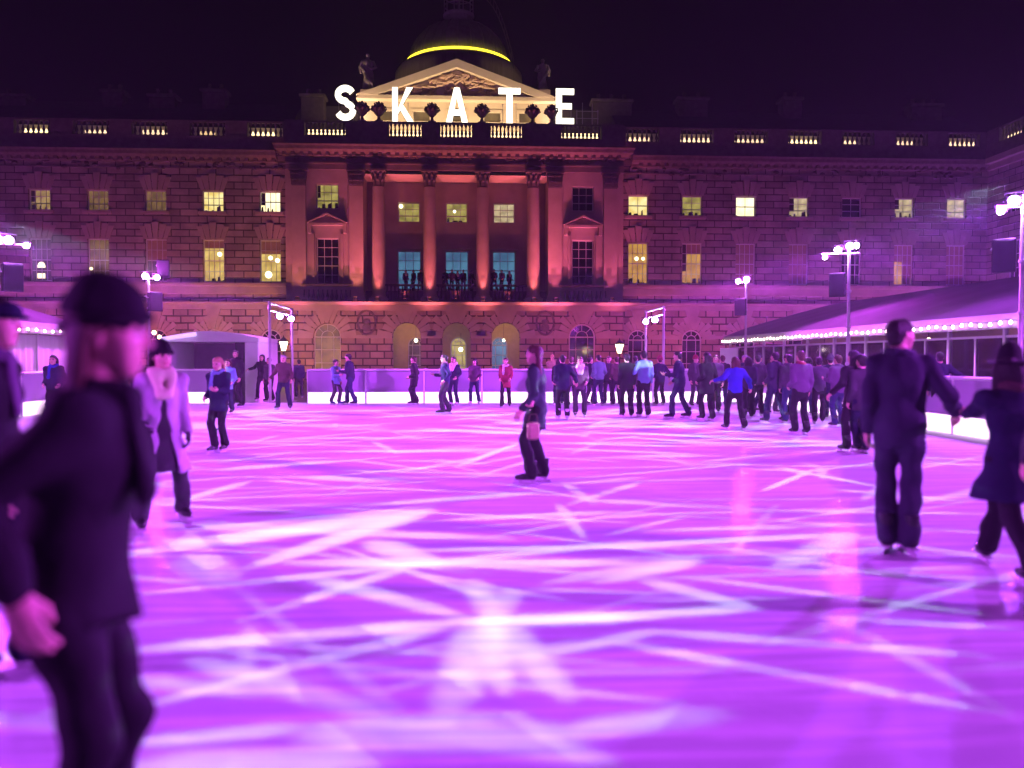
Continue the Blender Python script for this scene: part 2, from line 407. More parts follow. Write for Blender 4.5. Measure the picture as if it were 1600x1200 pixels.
def speaker(loc, rz, label):
    t = thing('loudspeaker', label, 'speaker', loc, rz, 'loudspeakers hung on the floodlight masts')
    b = MB(); b.prism([(-.2, -.33), (.2, -.33), (.2, .33), (-.2, .33)], -.19, .15)
    b.bbox((-.22, -.21, -.35), (.22, -.17, .35), .02)
    b.build('cabinet', M_BLACK, t)
    MB().bbox((-.18, -.225, -.31), (.18, -.212, .31), .01).build('grille', M_IRON, t)
    MB().tube([(-.21, 0, .15), (-.26, 0, .15), (-.26, .24, .22), (0, .36, .22)], .02, 6).build('bracket', M_STEEL, t)
    return t
def mast(base, h, heads, label, bar=(0, 0, 0)):
    """heads: list of (offset xyz from the pole top, size)"""
    t = thing('floodlight_mast', label, 'light mast', (base[0], base[1], -.15), 0, 'floodlight masts round the rink')
    H = h + .15
    p = MB(); p.lathe([(.055, 0), (.055, H * .5), (.045, H * .5 + .05), (.045, H)], n=12)
    p.lathe([(.2, 0), (.2, .03), (.07, .05)], n=12)
    for z in (H * .3, H * .52, H * .74): p.lathe([(.06, z), (.075, z + .01), (.075, z + .07), (.06, z + .08)], n=12)
    p.build('pole', M_STEEL, t, smooth=True)
    xs = [o[0][0] for o in heads] + [0]; ys = [o[0][1] for o in heads] + [0]
    a = (min(xs) - .1, ys[xs.index(min(xs))], H - .1); b = (max(xs) + .1, ys[xs.index(max(xs))], H - .1)
    MB().tube([a, b], .025, 8).build('crossbar', M_STEEL, t)
    for off, sz, tgt in heads: lamp_head(t, (off[0], off[1], H + off[2]), tgt, sz)
    return t
def wash(loc, color, power, leak=0.9, gobo=None, name='flood_lamp', exp=2.6, cap=26.0):
    o = light_point(name, loc, color, power, .012 if gobo else .14)
    a = Vector((CEN[0] - loc[0], CEN[1] - loc[1])).normalized()
    beam_nodes(o.data, loc[2], leak, gobo, loc, exp, cap, a)
    return o
CEN = (-1, 11, 0)
def toward(p, s=.3):
    d = Vector(CEN) - Vector(p); d.z *= .3; d.normalize(); return tuple(Vector(p) + d * s)
PW = 680
MX1 = atX(1599, 315, 11.7); MX2 = atX(1327, 390, 11.2); MX3 = atX(1166, 437, 11.2); MX4 = atX(232, 431, -11.6); MX5 = atX(-6, 374, -11.6)
mast(MX1, MX1[2], [((-.42, .1, -.18), .14, (2, 6, 0)), ((-.2, 0, .02), .2, (0, 2, .6)), ((.05, 0, .05), .2, (0, 3, .6)), ((.3, -.05, .05), .2, (3, 2, .6))],
     'tall steel floodlight mast at the far right edge with the biggest violet lamps')
mast(MX2, MX2[2], [((-.62, .25, -.2), .12, (0, 3, .8)), ((-.3, .1, 0), .17, (0, 1, .8)), ((.02, 0, .1), .2, (1, 2, .8)), ((.2, 0, .12), .17, (1, 2, .8))],
     'steel floodlight mast behind the tall man in the suit, lamps left of its tip')
mast(MX3, MX3[2], [((-.3, .1, -.06), .17, (0, 1, .8)), ((.02, 0, .02), .2, (0, 2, .8))],
     'steel floodlight mast at the far end of the string-lit marquee with two lamps')
mast(MX4, MX4[2], [((-.12, 0, 0), .19, (0, 1, .8)), ((.3, 0, -.06), .18, (0, 1, .8))],
     'steel floodlight mast left of the white portal with twin round lamps')
mast(MX5, MX5[2], [((.0, 0, .02), .2, (0, 1, .8)), ((.3, 0, -.02), .19, (0, 1, .8)), ((.62, .2, -.12), .13, (0, 1, .8))],
     'floodlight mast at the left edge, its row of lamps glaring violet')
M6 = (12.2, 3.0, 4.6); M7 = (-13.5, 2.0, 4.6)
mast(M6, M6[2], [((-.2, 0, 0), .2, CEN), ((.2, 0, 0), .2, CEN)], 'floodlight mast outside the picture on the near right')
mast(M7, M7[2], [((-.2, 0, 0), .2, CEN), ((.2, 0, 0), .2, CEN)], 'floodlight mast outside the picture on the near left')
for p, c, k in ((MX1, VIOLET, 1.0), (MX2, PURPLE, 1.0), (MX3, PINKISH, 1.25), (MX4, PINKISH, 1.25), (MX5, PURPLE, 1.1), (M6, PURPLE, 1.15), (M7, PURPLE, .8)):
    wash(toward(p), c, PW * k)
LAV = (0.62, 0.72, .85)
g1 = (MX1[0] - .5, MX1[1], MX1[2] + .35); g2 = (MX5[0] + .5, MX5[1], MX5[2] + .35)
for g in (g1, g2): wash(g, LAV, 880, 0, GOBO, 'pattern_lamp', 3.0, 90)
speaker((MX2[0] - .32, MX2[1], MX2[2] - 1.05), R(-35), 'black loudspeaker on the mast behind the tall man in the suit')
speaker((MX3[0] - .2, MX3[1], MX3[2] - 1.1), R(-30), 'black loudspeaker under the twin lamps at the marquee far end')
speaker((MX1[0] - .38, MX1[1], MX1[2] - 1.15), R(-40), 'black loudspeaker under the biggest lamps at the right edge')
speaker((MX4[0] + .35, MX4[1] + .55, MX4[2] + .28), R(15), 'square black loudspeaker behind the twin lamps left of the portal')
speaker((MX4[0] + .2, MX4[1], MX4[2] - .95), R(40), 'black tilted loudspeaker low on the mast left of the portal')
speaker((MX5[0] + .35, MX5[1], MX5[2] - .95), R(40), 'black loudspeaker below the lamps at the left edge')

def gantry(X, Ynear, Yfar, z, label, s):
    t = thing('lamp_gantry', label, 'lamp frame', (X, Ynear, -.15), 0, 'two-legged lamp frames at the back corners of the rink')
    d = Yfar - Ynear; H = z + .15
    for y in (0, d): 
        q = MB(); q.tube([(0, y, 0), (0, y, H)], .045, 8); q.box((-.15, y - .15, 0), (.15, y + .15, .02)); q.build('upright', M_STEEL, t)
    MB().tube([(0, -.1, H - .05), (0, d + .1, H - .05)], .04, 8).tube([(0, -.05, H - .3), (0, d + .05, H - .3)], .025, 6).build('crossbeam', M_STEEL, t)
    for k, f in enumerate((.28, .8)): lamp_head(t, (s * .12, d * f, H - .45), (0, 8, .6), .19)
    light_spot('gantry_lamp', (X + s * .5, Ynear - .3, z - .5), (s * -2, 14, 0), PURPLE, 260, 100, .8)
gR = atX(1037, 478, 6.9); gR2 = atX(1009, 490, 6.9)
gL = atX(421, 471, -6.7); gL2 = atX(456, 487, -6.7)
gantry(6.9, gR[1], gR2[1], gR[2], 'two-legged purple lamp frame right of centre behind the barrier', -1)
gantry(-6.7, gL[1], gL2[1], gL[2], 'two-legged purple lamp frame between the white portal and the barrier', 1)
# ------------------------------------------------------------------ the palace: one building, its parts in local (u, v, z); v < 0 towards the rink
FY = 60.0
U0 = atY(713, 300, FY)[0]
def Z(py): return atY(713, py, FY)[2]
palace = thing('palace_building', 'long stone palace front with columns, pediment and green dome behind the rink', 'building', (U0, FY, 0))
PV = -0.8            # pavilion face
UL, UR = -41.0, atY(1543, 300, FY)[0] - U0
PE = 11.9            # half width of the pavilion
BAY0, PITCHB = 13.15, 3.96
wing_u = [-(BAY0 + i * PITCHB) for i in range(7)] + [BAY0 + i * PITCHB for i in range(7)]
wing_u = [u for u in wing_u if UL + 1 < u < UR - .8]
zG, zSill, zCor0, zCor1 = -.15, Z(478), Z(252), Z(232)
W_UP = (Z(334), Z(302)); W_LO = (Z(442), Z(377))
P_UP = (Z(331), Z(293)); P_LO = (Z(446), Z(376))
C_UP = (Z(341), Z(309)); C_LO = (Z(449), Z(387))
WW = .74             # half width of a window opening

def holed_wall(mb, u0, u1, z0, z1, v, rects=(), arches=(), depth=.35, mi=0):
    """front face of a wall with rectangular (u,hw,z0,z1) and round-headed (u,r,z0,zspring) openings and their reveals"""
    holes = [(u - h, u + h, a, b) for u, h, a, b in rects] + [(u - r, u + r, a, s + r) for u, r, a, s in arches]
    us = sorted({u0, u1} | {x for h in holes for x in h[:2] if u0 < x < u1}); zs = sorted({z0, z1} | {x for h in holes for x in h[2:] if z0 < x < z1})
    for i in range(len(us) - 1):
        for j in range(len(zs) - 1):
            cu, cz = (us[i] + us[i + 1]) / 2, (zs[j] + zs[j + 1]) / 2
            if any(h[0] < cu < h[1] and h[2] < cz < h[3] for h in holes): continue
            mb.add([(us[i], v, zs[j]), (us[i + 1], v, zs[j]), (us[i + 1], v, zs[j + 1]), (us[i], v, zs[j + 1])], [(0, 1, 2, 3)], mi)
    for u, h, a, b in rects:
        mb.add([(u - h, v, a), (u - h, v, b), (u + h, v, b), (u + h, v, a), (u - h, v + depth, a), (u - h, v + depth, b), (u + h, v + depth, b), (u + h, v + depth, a)],
               [(0, 1, 5, 4), (1, 2, 6, 5), (2, 3, 7, 6), (3, 0, 4, 7)], mi)
    n = 16
    for u, r, a, s in arches:
        arc = [(u - r * math.cos(math.pi * k / n), s + r * math.sin(math.pi * k / n)) for k in range(n + 1)]
        for half, cx in ((arc[:n // 2 + 1], u - r), (arc[n // 2:], u + r)):
            for p, q in zip(half, half[1:]):
                mb.add([(cx, v, s + r), (p[0], v, p[1]), (q[0], v, q[1])], [(0, 1, 2)], mi)
        path = [(u - r, a)] + arc + [(u + r, a)]
        for p, q in zip(path, path[1:]):
            mb.add([(p[0], v, p[1]), (q[0], v, q[1]), (q[0], v + depth, q[1]), (p[0], v + depth, p[1])], [(0, 1, 2, 3)], mi)
        mb.add([(u - r, v, a), (u + r, v, a), (u + r, v + depth, a), (u - r, v + depth, a)], [(0, 1, 2, 3)], mi)

# glow of the rooms behind the panes
def room(name, base, hot, strength, scale=1.6):
    return emit(name, hot, strength, var=1, scale=scale, col2=base)
G = {'bright': room('bright_room', (.75, .55, .13), (1.0, .9, .42), 1.25, 1.1), 'white': room('white_lit_room', (1, .85, .4), (1, .95, .65), 1.7, .9),
     'warm': room('warm_room', (.5, .33, .06), (.86, .62, .17), 1.0, 1.1), 'mid': room('mid_room', (.25, .15, .05), (.5, .34, .12), .95, 1.4), 'dim': room('dim_room', (.10, .06, .02), (.26, .15, .045), .95, 1.4),
     'olive': room('olive_room', (.22, .18, .04), (.55, .46, .11), .95, 1.3), 'blue': room('blue_lit_hall', (.05, .14, .26), (.11, .33, .5), .75, .6),
     'amber': room('amber_room', (.42, .2, .03), (.7, .38, .06), .95, 1.2), 'faint': room('faintly_lit_room', (.03, .016, .02), (.09, .05, .045), .9, 1.2),
     'pale': room('pale_room', (.42, .33, .17), (.78, .62, .34), .9, 1.8), 'dark': M_GLASSD}
M_GLOBE = emit('lamp_globe_glow', (1, .88, .5), 3.5)
def frame_mesh(hw, h, nu, nz, t=.035):
    mb = MB(); e = .07
    for a, b in (((-hw, 0, 0), (-hw + e, .09, h)), ((hw - e, 0, 0), (hw, .09, h)), ((-hw + e, 0, h - e), (hw - e, .09, h)), ((-hw + e, 0, 0), (hw - e, .09, e))): mb.box(a, b)
    for i in range(1, nu):
        x = -hw + 2 * hw * i / nu; mb.box((x - t / 2, .02, e), (x + t / 2, .06, h - e))
    for j in range(1, nz):
        z = h * j / nz; tt = t * (1.9 if j == nz // 2 else 1); mb.box((-hw + e, .015, z - tt / 2), (hw - e, .055, z + tt / 2))
    return mb
_fm = {}
def window(u, v, z0, z1, glow, hw=WW, nu=3, nz=4, blind=0.0, globes=(), dark_items=0):
    """sash window set in a reveal: frame, pane, optional drawn blind and ceiling globes of the room"""
    key = (round(hw, 3), round(z1 - z0, 3), nu, nz)
    if key not in _fm: _fm[key] = frame_mesh(hw, z1 - z0, nu, nz).mesh('window_frame', M_FRAME)
    fr = link('window', _fm[key], palace, (u, v + .2, z0))
    h = z1 - z0
    p = MB().box((-hw + .02, .065, .02), (hw - .02, .08, h - .02)).build('pane', G[glow], fr)
    if blind:
        MB().box((-hw + .08, .0585, h * (1 - blind)), (hw - .08, .0635, h - .08)).build('blind', mat('window_blind', (.3, .22, .14), .8), fr)
    if glow in ('bright', 'white', 'warm', 'amber', 'olive', 'pale', 'mid') and rnd.random() < .8:
        q = MB(); x = -hw + .08
        while x < hw - .2:
            w_ = rnd.uniform(.12, .4); hh_ = rnd.choice((0, .06, .12, .2, .3, .38)); x1 = min(hw - .07, x + w_)
            if hh_: q.prism([(x, .07), (x1, .07), (x1 - .03, .07 + hh_), (x + .02, .07 + hh_ * rnd.uniform(.7, 1))], .056, .062)
            x += w_ + rnd.uniform(0, .3)
        if rnd.random() < .5: q.box((-hw + .08, .056, h * rnd.uniform(.3, .5)), (-hw + rnd.uniform(.2, .45), .062, h - .08))
        if q.v: q.build('room_clutter', mat('room_clutter', (.05, .035, .03), .8), fr)
    for gx, gz, r in globes:
        MB().lathe([(.001, -r), (r * .7, -r * .7), (r, 0), (r * .7, r * .7), (.001, r)], n=12, capb=False).build('lamp_globe', M_GLOBE, fr, (gx * hw, .03, gz * h), smooth=True)
    return fr
def wedge_fan(mb, u, z, hw, v, out=.07, h=1.05, n=5, spread=1.85):
    for i in range(n):
        a0, a1 = -1 + 2 * i / n, -1 + 2 * (i + 1) / n; g = .035
        hh = h * (1.12 if i == n // 2 else 1.0 if abs(i - n // 2) == 1 else .86); o = out * (1.6 if i == n // 2 else 1)
        k = spread * hh / h if hh < h else spread
        mb.prism([(u + a0 * hw * 1.12 + g, z + .01), (u + a1 * hw * 1.12 - g, z + .01), (u + a1 * hw * k - g, z + hh), (u + a0 * hw * k + g, z + hh)], v - o, v + .02)
def arch_ring(mb, u, s, r, v, out=.1, R1=None, n=11, ztop=None):
    R1 = R1 or r + .95
    for i in range(n):
        a0, a1 = math.pi - math.pi * i / n - .028, math.pi - math.pi * (i + 1) / n + .028
        key = i == n // 2
        RR = R1 * (1.0 if i % 2 == 0 else .86)
        o = out * (1.7 if key else 1)
        p = [(u + r * 1.03 * math.cos(a0), s + r * 1.03 * math.sin(a0)), (u + RR * math.cos(a0), s + RR * math.sin(a0)),
             (u + RR * math.cos(a1), s + RR * math.sin(a1)), (u + r * 1.03 * math.cos(a1), s + r * 1.03 * math.sin(a1))]
        if key and ztop: p[1] = (u - .52, ztop); p[2] = (u + .52, ztop)
        mb.prism(p[::-1], v - o, v + .02)

# ---- wings ----
rects = []; mw = MB(); fans = MB()
for u in wing_u: rects += [(u, WW, *W_UP), (u, WW, *W_LO)]
arch_w = [(u, .74, .2, Z(531)) for u in wing_u]
zTop = Z(243)
for a, b in ((UL, -PE), (PE, UR)):
    mw = MB(); holed_wall(mw, a, b, zSill, zTop, 0, [r for r in rects if a < r[0] < b]); mw.build('upper_wall', M_STONE, palace)
for a, b in ((UL, -PE), (PE, UR)):
    mg_ = MB(); holed_wall(mg_, a, b, zG, zSill, -.12, (), [r for r in arch_w if a < r[0] < b], .5); mg_.build('ground_floor_wall', M_RUST, palace)
mg_ = MB()
for u in wing_u:
    fans = MB(); wedge_fan(fans, u, W_UP[1], WW, 0); fans.build('window_surround', M_ASHLAR, palace); fans = MB(); wedge_fan(fans, u, W_LO[1], WW, 0)
    fans.build('window_surround', M_ASHLAR, palace)
    MB().box((u - WW - .25, -.16, W_UP[0] - .22), (u + WW + .25, .0, W_UP[0] - .02)).build('window_sill', M_ASHLAR, palace)
left = {0: ('white', 'warm'), 1: ('bright', 'warm'), 2: ('dim', 'faint'), 3: ('dim', 'dim'), 4: ('mid', 'faint'), 5: ('mid', 'dim'), 6: ('dim', 'dim')}
right = {0: ('bright', 'amber'), 1: ('olive', 'amber'), 2: ('white', 'faint'), 3: ('pale', 'faint'), 4: ('dark', 'dark'), 5: ('pale', 'faint'), 6: ('pale', 'faint')}
for u in wing_u:
    i = round((abs(u) - BAY0) / PITCHB); a, b = (left if u < 0 else right)[i]
    window(u, 0, *W_UP, a, nz=2 if i in (0, 2) else 3, nu=4 if u < 0 else 2)
    gl = []; bl = 0
    if u < 0 and i == 0: gl = [(-.05, .58, .16), (.6, .52, .17), (-.25, .18, .26)]; bl = .33
    if u < 0 and i == 1: gl = [(.5, .66, .17)]; bl = .2
    if u < 0 and i == 3: gl = [(-.8, .3, .12)]
    if u > 0 and i == 0: gl = [(-.1, .62, .15), (.55, .62, .13)]
    if u > 0 and i == 1: bl = .26
    if u > 0 and i in (2, 3, 6): bl = .97
    if u > 0 and i == 5: bl = .42
    if u < 0 and i == 2: bl = .5
    fr = window(u, 0, *W_LO, 'amber' if (u > 0 and i == 5) else b, nz=4, nu=4, blind=bl, globes=gl)
    if u > 0 and i == 5: MB().box((.02, .0585, .05), (WW - .08, .0635, (W_LO[1] - W_LO[0]) * .6)).build('curtain', MATS['window_blind'], fr)
    if u < 0 and i == 4:   # lit fanlight of an inner door
        q = MB(); h_ = .95; q.prism([(.28 * math.cos(t) - .05, h_ + .42 * math.sin(t)) for t in [math.pi * k / 10 for k in range(11)]], .056, .06); q.box((-.33, .056, .2), (.2, .06, .55)); q.build('inner_fanlight', G['white'], fr)
# window with a small half-round fanlight glow at the far left
# ---- ground floor ----
PA = [(-9.05, .95), (-3.5, 1.0), (0, 1.0), (3.5, 1.0), (8.95, .95)]
zSp = Z(527)
holed_wall(mg_, -PE, PE, zG, zSill, PV - .12, (), [(u, r, .2 if abs(u) > 5 else zG + .02, zSp) for u, r in PA], .6)
for s in (-1, 1): mg_.box((s * PE - .01 if s > 0 else -PE - .0, PV - .12, zG), (PE + .0 if s > 0 else -PE + .01, -.12, zSill))
mg_.build('ground_floor_wall', M_RUST, palace)
def arch_window(u, v, r, z0, s, glow, door=False):
    mb = MB(); n = 12
    def arc(rr, k0=0): return [(u + rr * math.cos(math.pi * k / n), s + rr * math.sin(math.pi * k / n)) for k in range(n + 1)]
    mb.tube([(x, v, z) for x, z in [(u + r - .05, z0)] + arc(r - .05) + [(u - r + .05, z0)]], .05, 6)
    mb.tube([(x, v, z) for x, z in [(u + r * .45, s)] + arc(r * .45) + [(u - r * .45, s)]], .028, 5)
    for a in (45, 90, 135):
        mb.tube([(u + r * .45 * math.cos(R(a)), v, s + r * .45 * math.sin(R(a))), (u + r * .97 * math.cos(R(a)), v, s + r * .97 * math.sin(R(a)))], .025, 5)
    mb.tube([(u - r, v, s), (u + r, v, s)], .04, 5)
    for f in (-.45, .45): mb.tube([(u + f * r, v, z0), (u + f * r, v, s)], .025, 5)
    for f in (.35, .68): mb.tube([(u - r, v, z0 + f * (s - z0)), (u + r, v, z0 + f * (s - z0))], .025, 5)
    fr = mb.build('arched_window', M_FRAME, palace)
    pts = [(u - r, z0), (u + r, z0)] + arc(r)
    MB().prism(pts, v + .05, v + .07).build('pane', G[glow], fr)
    return fr
for u, r, a, s in arch_w:
    arch_window(u, .1, r, a, s, 'dark')
    q = MB(); arch_ring(q, u, s, r, -.12, .09, r + 1.0, ztop=zSill - .25)
    q.build('voussoirs', M_ASHLAR, palace)
for k, (u, r) in enumerate(PA):
    if abs(u) > 5: arch_window(u, PV + .12, r, .2, zSp, 'dim' if u < 0 else 'dark')
    q = MB(); arch_ring(q, u, zSp, r, PV - .12, .1, r + 1.1, ztop=zSill - .25); q.build('voussoirs', M_ASHLAR, palace)
# the three open doorways: olive-lit vestibule behind
M_VEST = mat('ochre_plaster', (.42, .34, .1), .8, var=.2)
vb = MB(); v0, v1 = PV + .48, 3.6
vb.add([(-4.9, v1, zG), (4.9, v1, zG), (4.9, v1, 4.9), (-4.9, v1, 4.9)], [(0, 1, 2, 3)])
vb.add([(-4.9, v0, zG), (-4.9, v1, zG), (-4.9, v1, 4.9), (-4.9, v0, 4.9)], [(0, 1, 2, 3)])
vb.add([(4.9, v0, zG), (4.9, v1, zG), (4.9, v1, 4.9), (4.9, v0, 4.9)], [(0, 3, 2, 1)])
vb.add([(-4.9, v0, 4.9), (4.9, v0, 4.9), (4.9, v1, 4.9), (-4.9, v1, 4.9)], [(0, 1, 2, 3)])
vb.add([(-4.9, v0, zG + .01), (4.9, v0, zG + .01), (4.9, v1, zG + .01), (-4.9, v1, zG + .01)], [(0, 1, 2, 3)])
for x in (-1.75, 1.75): vb.box((x - .22, v0 + .02, zG + .02), (x + .22, v1 - .02, 4.88))
vb.build('vestibule', M_VEST, palace)
for u, g in ((-3.1, 'faint'), (0.1, 'olive'), (3.2, 'blue')):
    arch_window(u, v1 - .12, .62, zG + .3, 2.5, g)
for u in (-3.5, 0, 3.5): light_point('vestibule_lamp', (U0 + u, FY + .9, 4.3), (1, .66, .22), 95 if u else 34, .1)
def pendant(x, y, z, label, r=.13, drop=1.2, col=None):
    t = thing('hanging_lantern', label, 'lantern', (x, y, z), 0, 'small lit hanging lamps')
    MB().tube([(0, 0, r), (0, 0, drop)], .012, 5).build('cord', M_IRON, t)
    MB().lathe([(.001, -r), (r * .7, -r * .7), (r, 0), (r * .7, r * .7), (.03, r)], n=12).build('globe', col or emit('lantern_globe', (1, .9, .6), 14), t, smooth=True)
    return t
pd = atY(650, 532, FY + .6); pendant(pd[0], pd[1], pd[2], 'white lamp hanging in the left of the three open arches')
pd = atY(720, 546, FY + .6); pendant(pd[0], pd[1], pd[2], 'yellow lamp hanging low in the central arch', .15)
pd = atY(787, 532, FY + .6); pendant(pd[0], pd[1], pd[2], 'small twin lamp hanging in the right of the three open arches', .1)
# oval medallions between the arches
for u in (-6.3, 6.3):
    q = MB(); z = Z(505)
    pts = [Vector((u + .62 * math.cos(t), PV - .17, z + .85 * math.sin(t))) for t in [2 * math.pi * k / 24 for k in range(24)]]
    q.tube(pts, .09, 6, closed=True)
    q.lathe([(.001, -.18), (.2, -.16), (.27, 0), (.22, .16), (.001, .2)], (u, PV - .2, z + .05), 12, sx=1, sy=.5)
    q.prism([(u + .3 * math.cos(t), z - .35 + .3 * math.sin(t)) for t in [2 * math.pi * k / 12 for k in range(12)]], PV - .24, PV - .1)
    q.build('medallion', M_CARVED, palace, smooth=True)

# ---- string courses, plinth, cornice ----
def band(mb, u0, u1, v, prof, ret=True):
    """moulding: prof is [(z, out)...] from bottom to top, run along u"""
    n = len(prof)
    vv = [(u0 - (o if ret else 0), v - o, z) for z, o in prof] + [(u1 + (o if ret else 0), v - o, z) for z, o in prof]
    f = [(i, i + n, i + 1 + n, i + 1) for i in range(n - 1)]
    vv += [(u0, v + .02, z) for z, o in prof] + [(u1, v + .02, z) for z, o in prof]
    f += [(i + 2 * n, i, i + 1, i + 1 + 2 * n) for i in range(n - 1)] + [(i + n, i + 3 * n, i + 1 + 3 * n, i + 1 + n) for i in range(n - 1)]
    f += [(2 * n, 3 * n, n, 0), (n - 1, 2 * n - 1, 4 * n - 1, 3 * n - 1)]
    mb.add(vv, f)
for a, c in ((UL, -PE - .05), (PE + .05, UR)):
    b = MB()
    band(b, a, c, 0, [(zSill - .3, .12), (zSill - .28, .2), (zSill + .05, .22), (zSill + .1, .34), (zSill + .22, .36), (zSill + .24, .1)], False)
    band(b, a, c, 0, [(Z(461), .02), (Z(460), .16), (Z(450), .18), (Z(448), .24), (Z(444), .26), (Z(443.6), .02)], False)
    b.build('sill_course', M_ASHLAR, palace)
b = MB()
band(b, -PE, PE, PV, [(zSill - .42, .12), (zSill - .4, .24), (zSill - .02, .26), (zSill, .95), (zSill + .16, 1.0), (zSill + .18, .1)])
b.build('balcony_course', M_ASHLAR, palace)
b = MB()
for u0, u1, v in [(UL, -PE, -.12), (PE, UR, -.12), (-PE, PE, PV - .12)]:
    edges = sorted([(x - r - .02, x + r + .02) for x, r, *_ in (arch_w if v > -.5 else PA) if u0 < x < u1]); cur = u0
    for e0, e1 in edges + [(u1, u1)]:
        if e0 - cur > .2: b.box((cur, v - .07, zSp - .1), (e0, v + .01, zSp + .12))
        cur = e1
b.build('impost_band', M_ASHLAR, palace)
def cornice(mb, u0, u1, v, dz=0.0, ret=True):
    band(mb, u0, u1, v, [(zCor0 + dz, .0), (zCor0 + dz + .05, .12), (zCor0 + .2 + dz, .16), (zCor0 + .3 + dz, .45), (zCor0 + .42 + dz, .62), (zCor0 + .62 + dz, .66), (zCor0 + .75 + dz, .74), (zCor0 + .8 + dz, .1)], ret)
b = MB(); cornice(b, UL, -PE - .7, 0, -.3, False); cornice(b, PE + .7, UR, 0, -.3, False); cornice(b, -PE, PE, PV)
n = int((UR - UL) / .62)
for i in range(n):
    u = UL + .3 + i * .62
    if abs(u) < PE + .75: continue
    b.box((u - .13, -.4, zCor0 - .25), (u + .13, -.1, zCor0 - .02))
for i in range(int(2 * PE / .6) + 1):
    u = -PE + i * .6; b.box((u - .13, PV - .42, zCor0 + .04), (u + .13, PV - .1, zCor0 + .28))
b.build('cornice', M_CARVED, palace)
# frieze with carved festoons
zArch = Z(271)
b = MB(); rg = random.Random(3)
b.box((-PE, PV - .06, zArch), (PE, PV + .6, zArch + .38)); b.box((-PE, PV - .02, zArch + .38), (PE, PV + .6, zCor0 + .1))
b.box((-PE, PV - .14, zArch + .38), (PE, PV - .0, zArch + .5))
for a, c in ((UL, -PE), (PE, UR)): b.box((a, -.05, Z(268)), (c, .02, Z(266)))
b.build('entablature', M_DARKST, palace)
fz = MB()
for k in range(150):
    u = UL + (UR - UL) * rg.random()
    v = PV - .03 if abs(u) < PE - .3 else -.02
    if PE - .3 <= abs(u) <= PE + .3: continue
    z = zCor0 - .3 - .5 * rg.random() if abs(u) > PE else zArch + .6 + rg.random() * .35
    fz.lathe([(.001, -.14), (.16, -.05), (.13, .1), (.001, .16)], (u, v, z), 7, sx=rg.uniform(.6, 1.6), sy=.5)
fz.build('frieze_carving', M_CARVED, palace, smooth=True)

# ---- pavilion upper wall with three-bay loggia ----
LOG = 1.9; LB = 6.55
zTp = zArch + .02
for s in (-1, 1):
    b = MB()
    u0, u1 = (-PE, -LB) if s < 0 else (LB, PE)
    c = s * 9.0
    holed_wall(b, u0, u1, zSill, zTp, PV, [(c, WW + .04, *P_UP), (c, WW + .04, *P_LO)])
    b.add([(s * PE, PV, zSill), (s * PE, 0, zSill), (s * PE, 0, zTop), (s * PE, PV, zTop)], [(0, 1, 2, 3)])
    b.add([(s * LB, PV, zSill), (s * LB, LOG, zSill), (s * LB, LOG, zTp), (s * LB, PV, zTp)], [(0, 1, 2, 3)])
    b.build('pavilion_wall', M_ASHLAR, palace)
b = MB()
holed_wall(b, -LB, LB, zSill, zTp, LOG, [(u, WW + .06, *C_UP) for u in (-3.5, 0, 3.5)] + [(u, WW + .12, *C_LO) for u in (-3.5, 0, 3.5)])
b.add([(-LB, PV, zTp - .3), (LB, PV, zTp - .3), (LB, LOG, zTp - .3), (-LB, LOG, zTp - .3)], [(0, 1, 2, 3)])
b.add([(-LB, PV + .01, zSill + .2), (LB, PV + .01, zSill + .2), (LB, LOG, zSill + .2), (-LB, LOG, zSill + .2)], [(0, 3, 2, 1)])
for u in (-3.5, 0, 3.5):
    b.box((u - 1.05, LOG - .25, C_LO[1] + .1), (u + 1.05, LOG - .002, C_LO[1] + .28))
    b.prism([(u - 1.1, C_LO[1] + .29), (u + 1.1, C_LO[1] + .29), (u, C_LO[1] + .85)], LOG - .22, LOG - .002)
b.build('loggia', M_ASHLAR, palace)
MB().box((-LB + .02, .45, zSill + .205), (LB - .02, LOG - .01, zSill + 1.1)).build('raised_floor', M_DARKST, palace)
for u, g in ((-3.5, 'olive'), (0, 'olive'), (3.5, 'pale')):
    window(u, LOG, *C_UP, g, WW + .06, 3, 3, globes=[(-.75, .82, .16)] if u < 0 else [(-.2, .58, .12)] if u == 0 else [])
    window(u, LOG, *C_LO, 'blue', WW + .12, 3, 4)
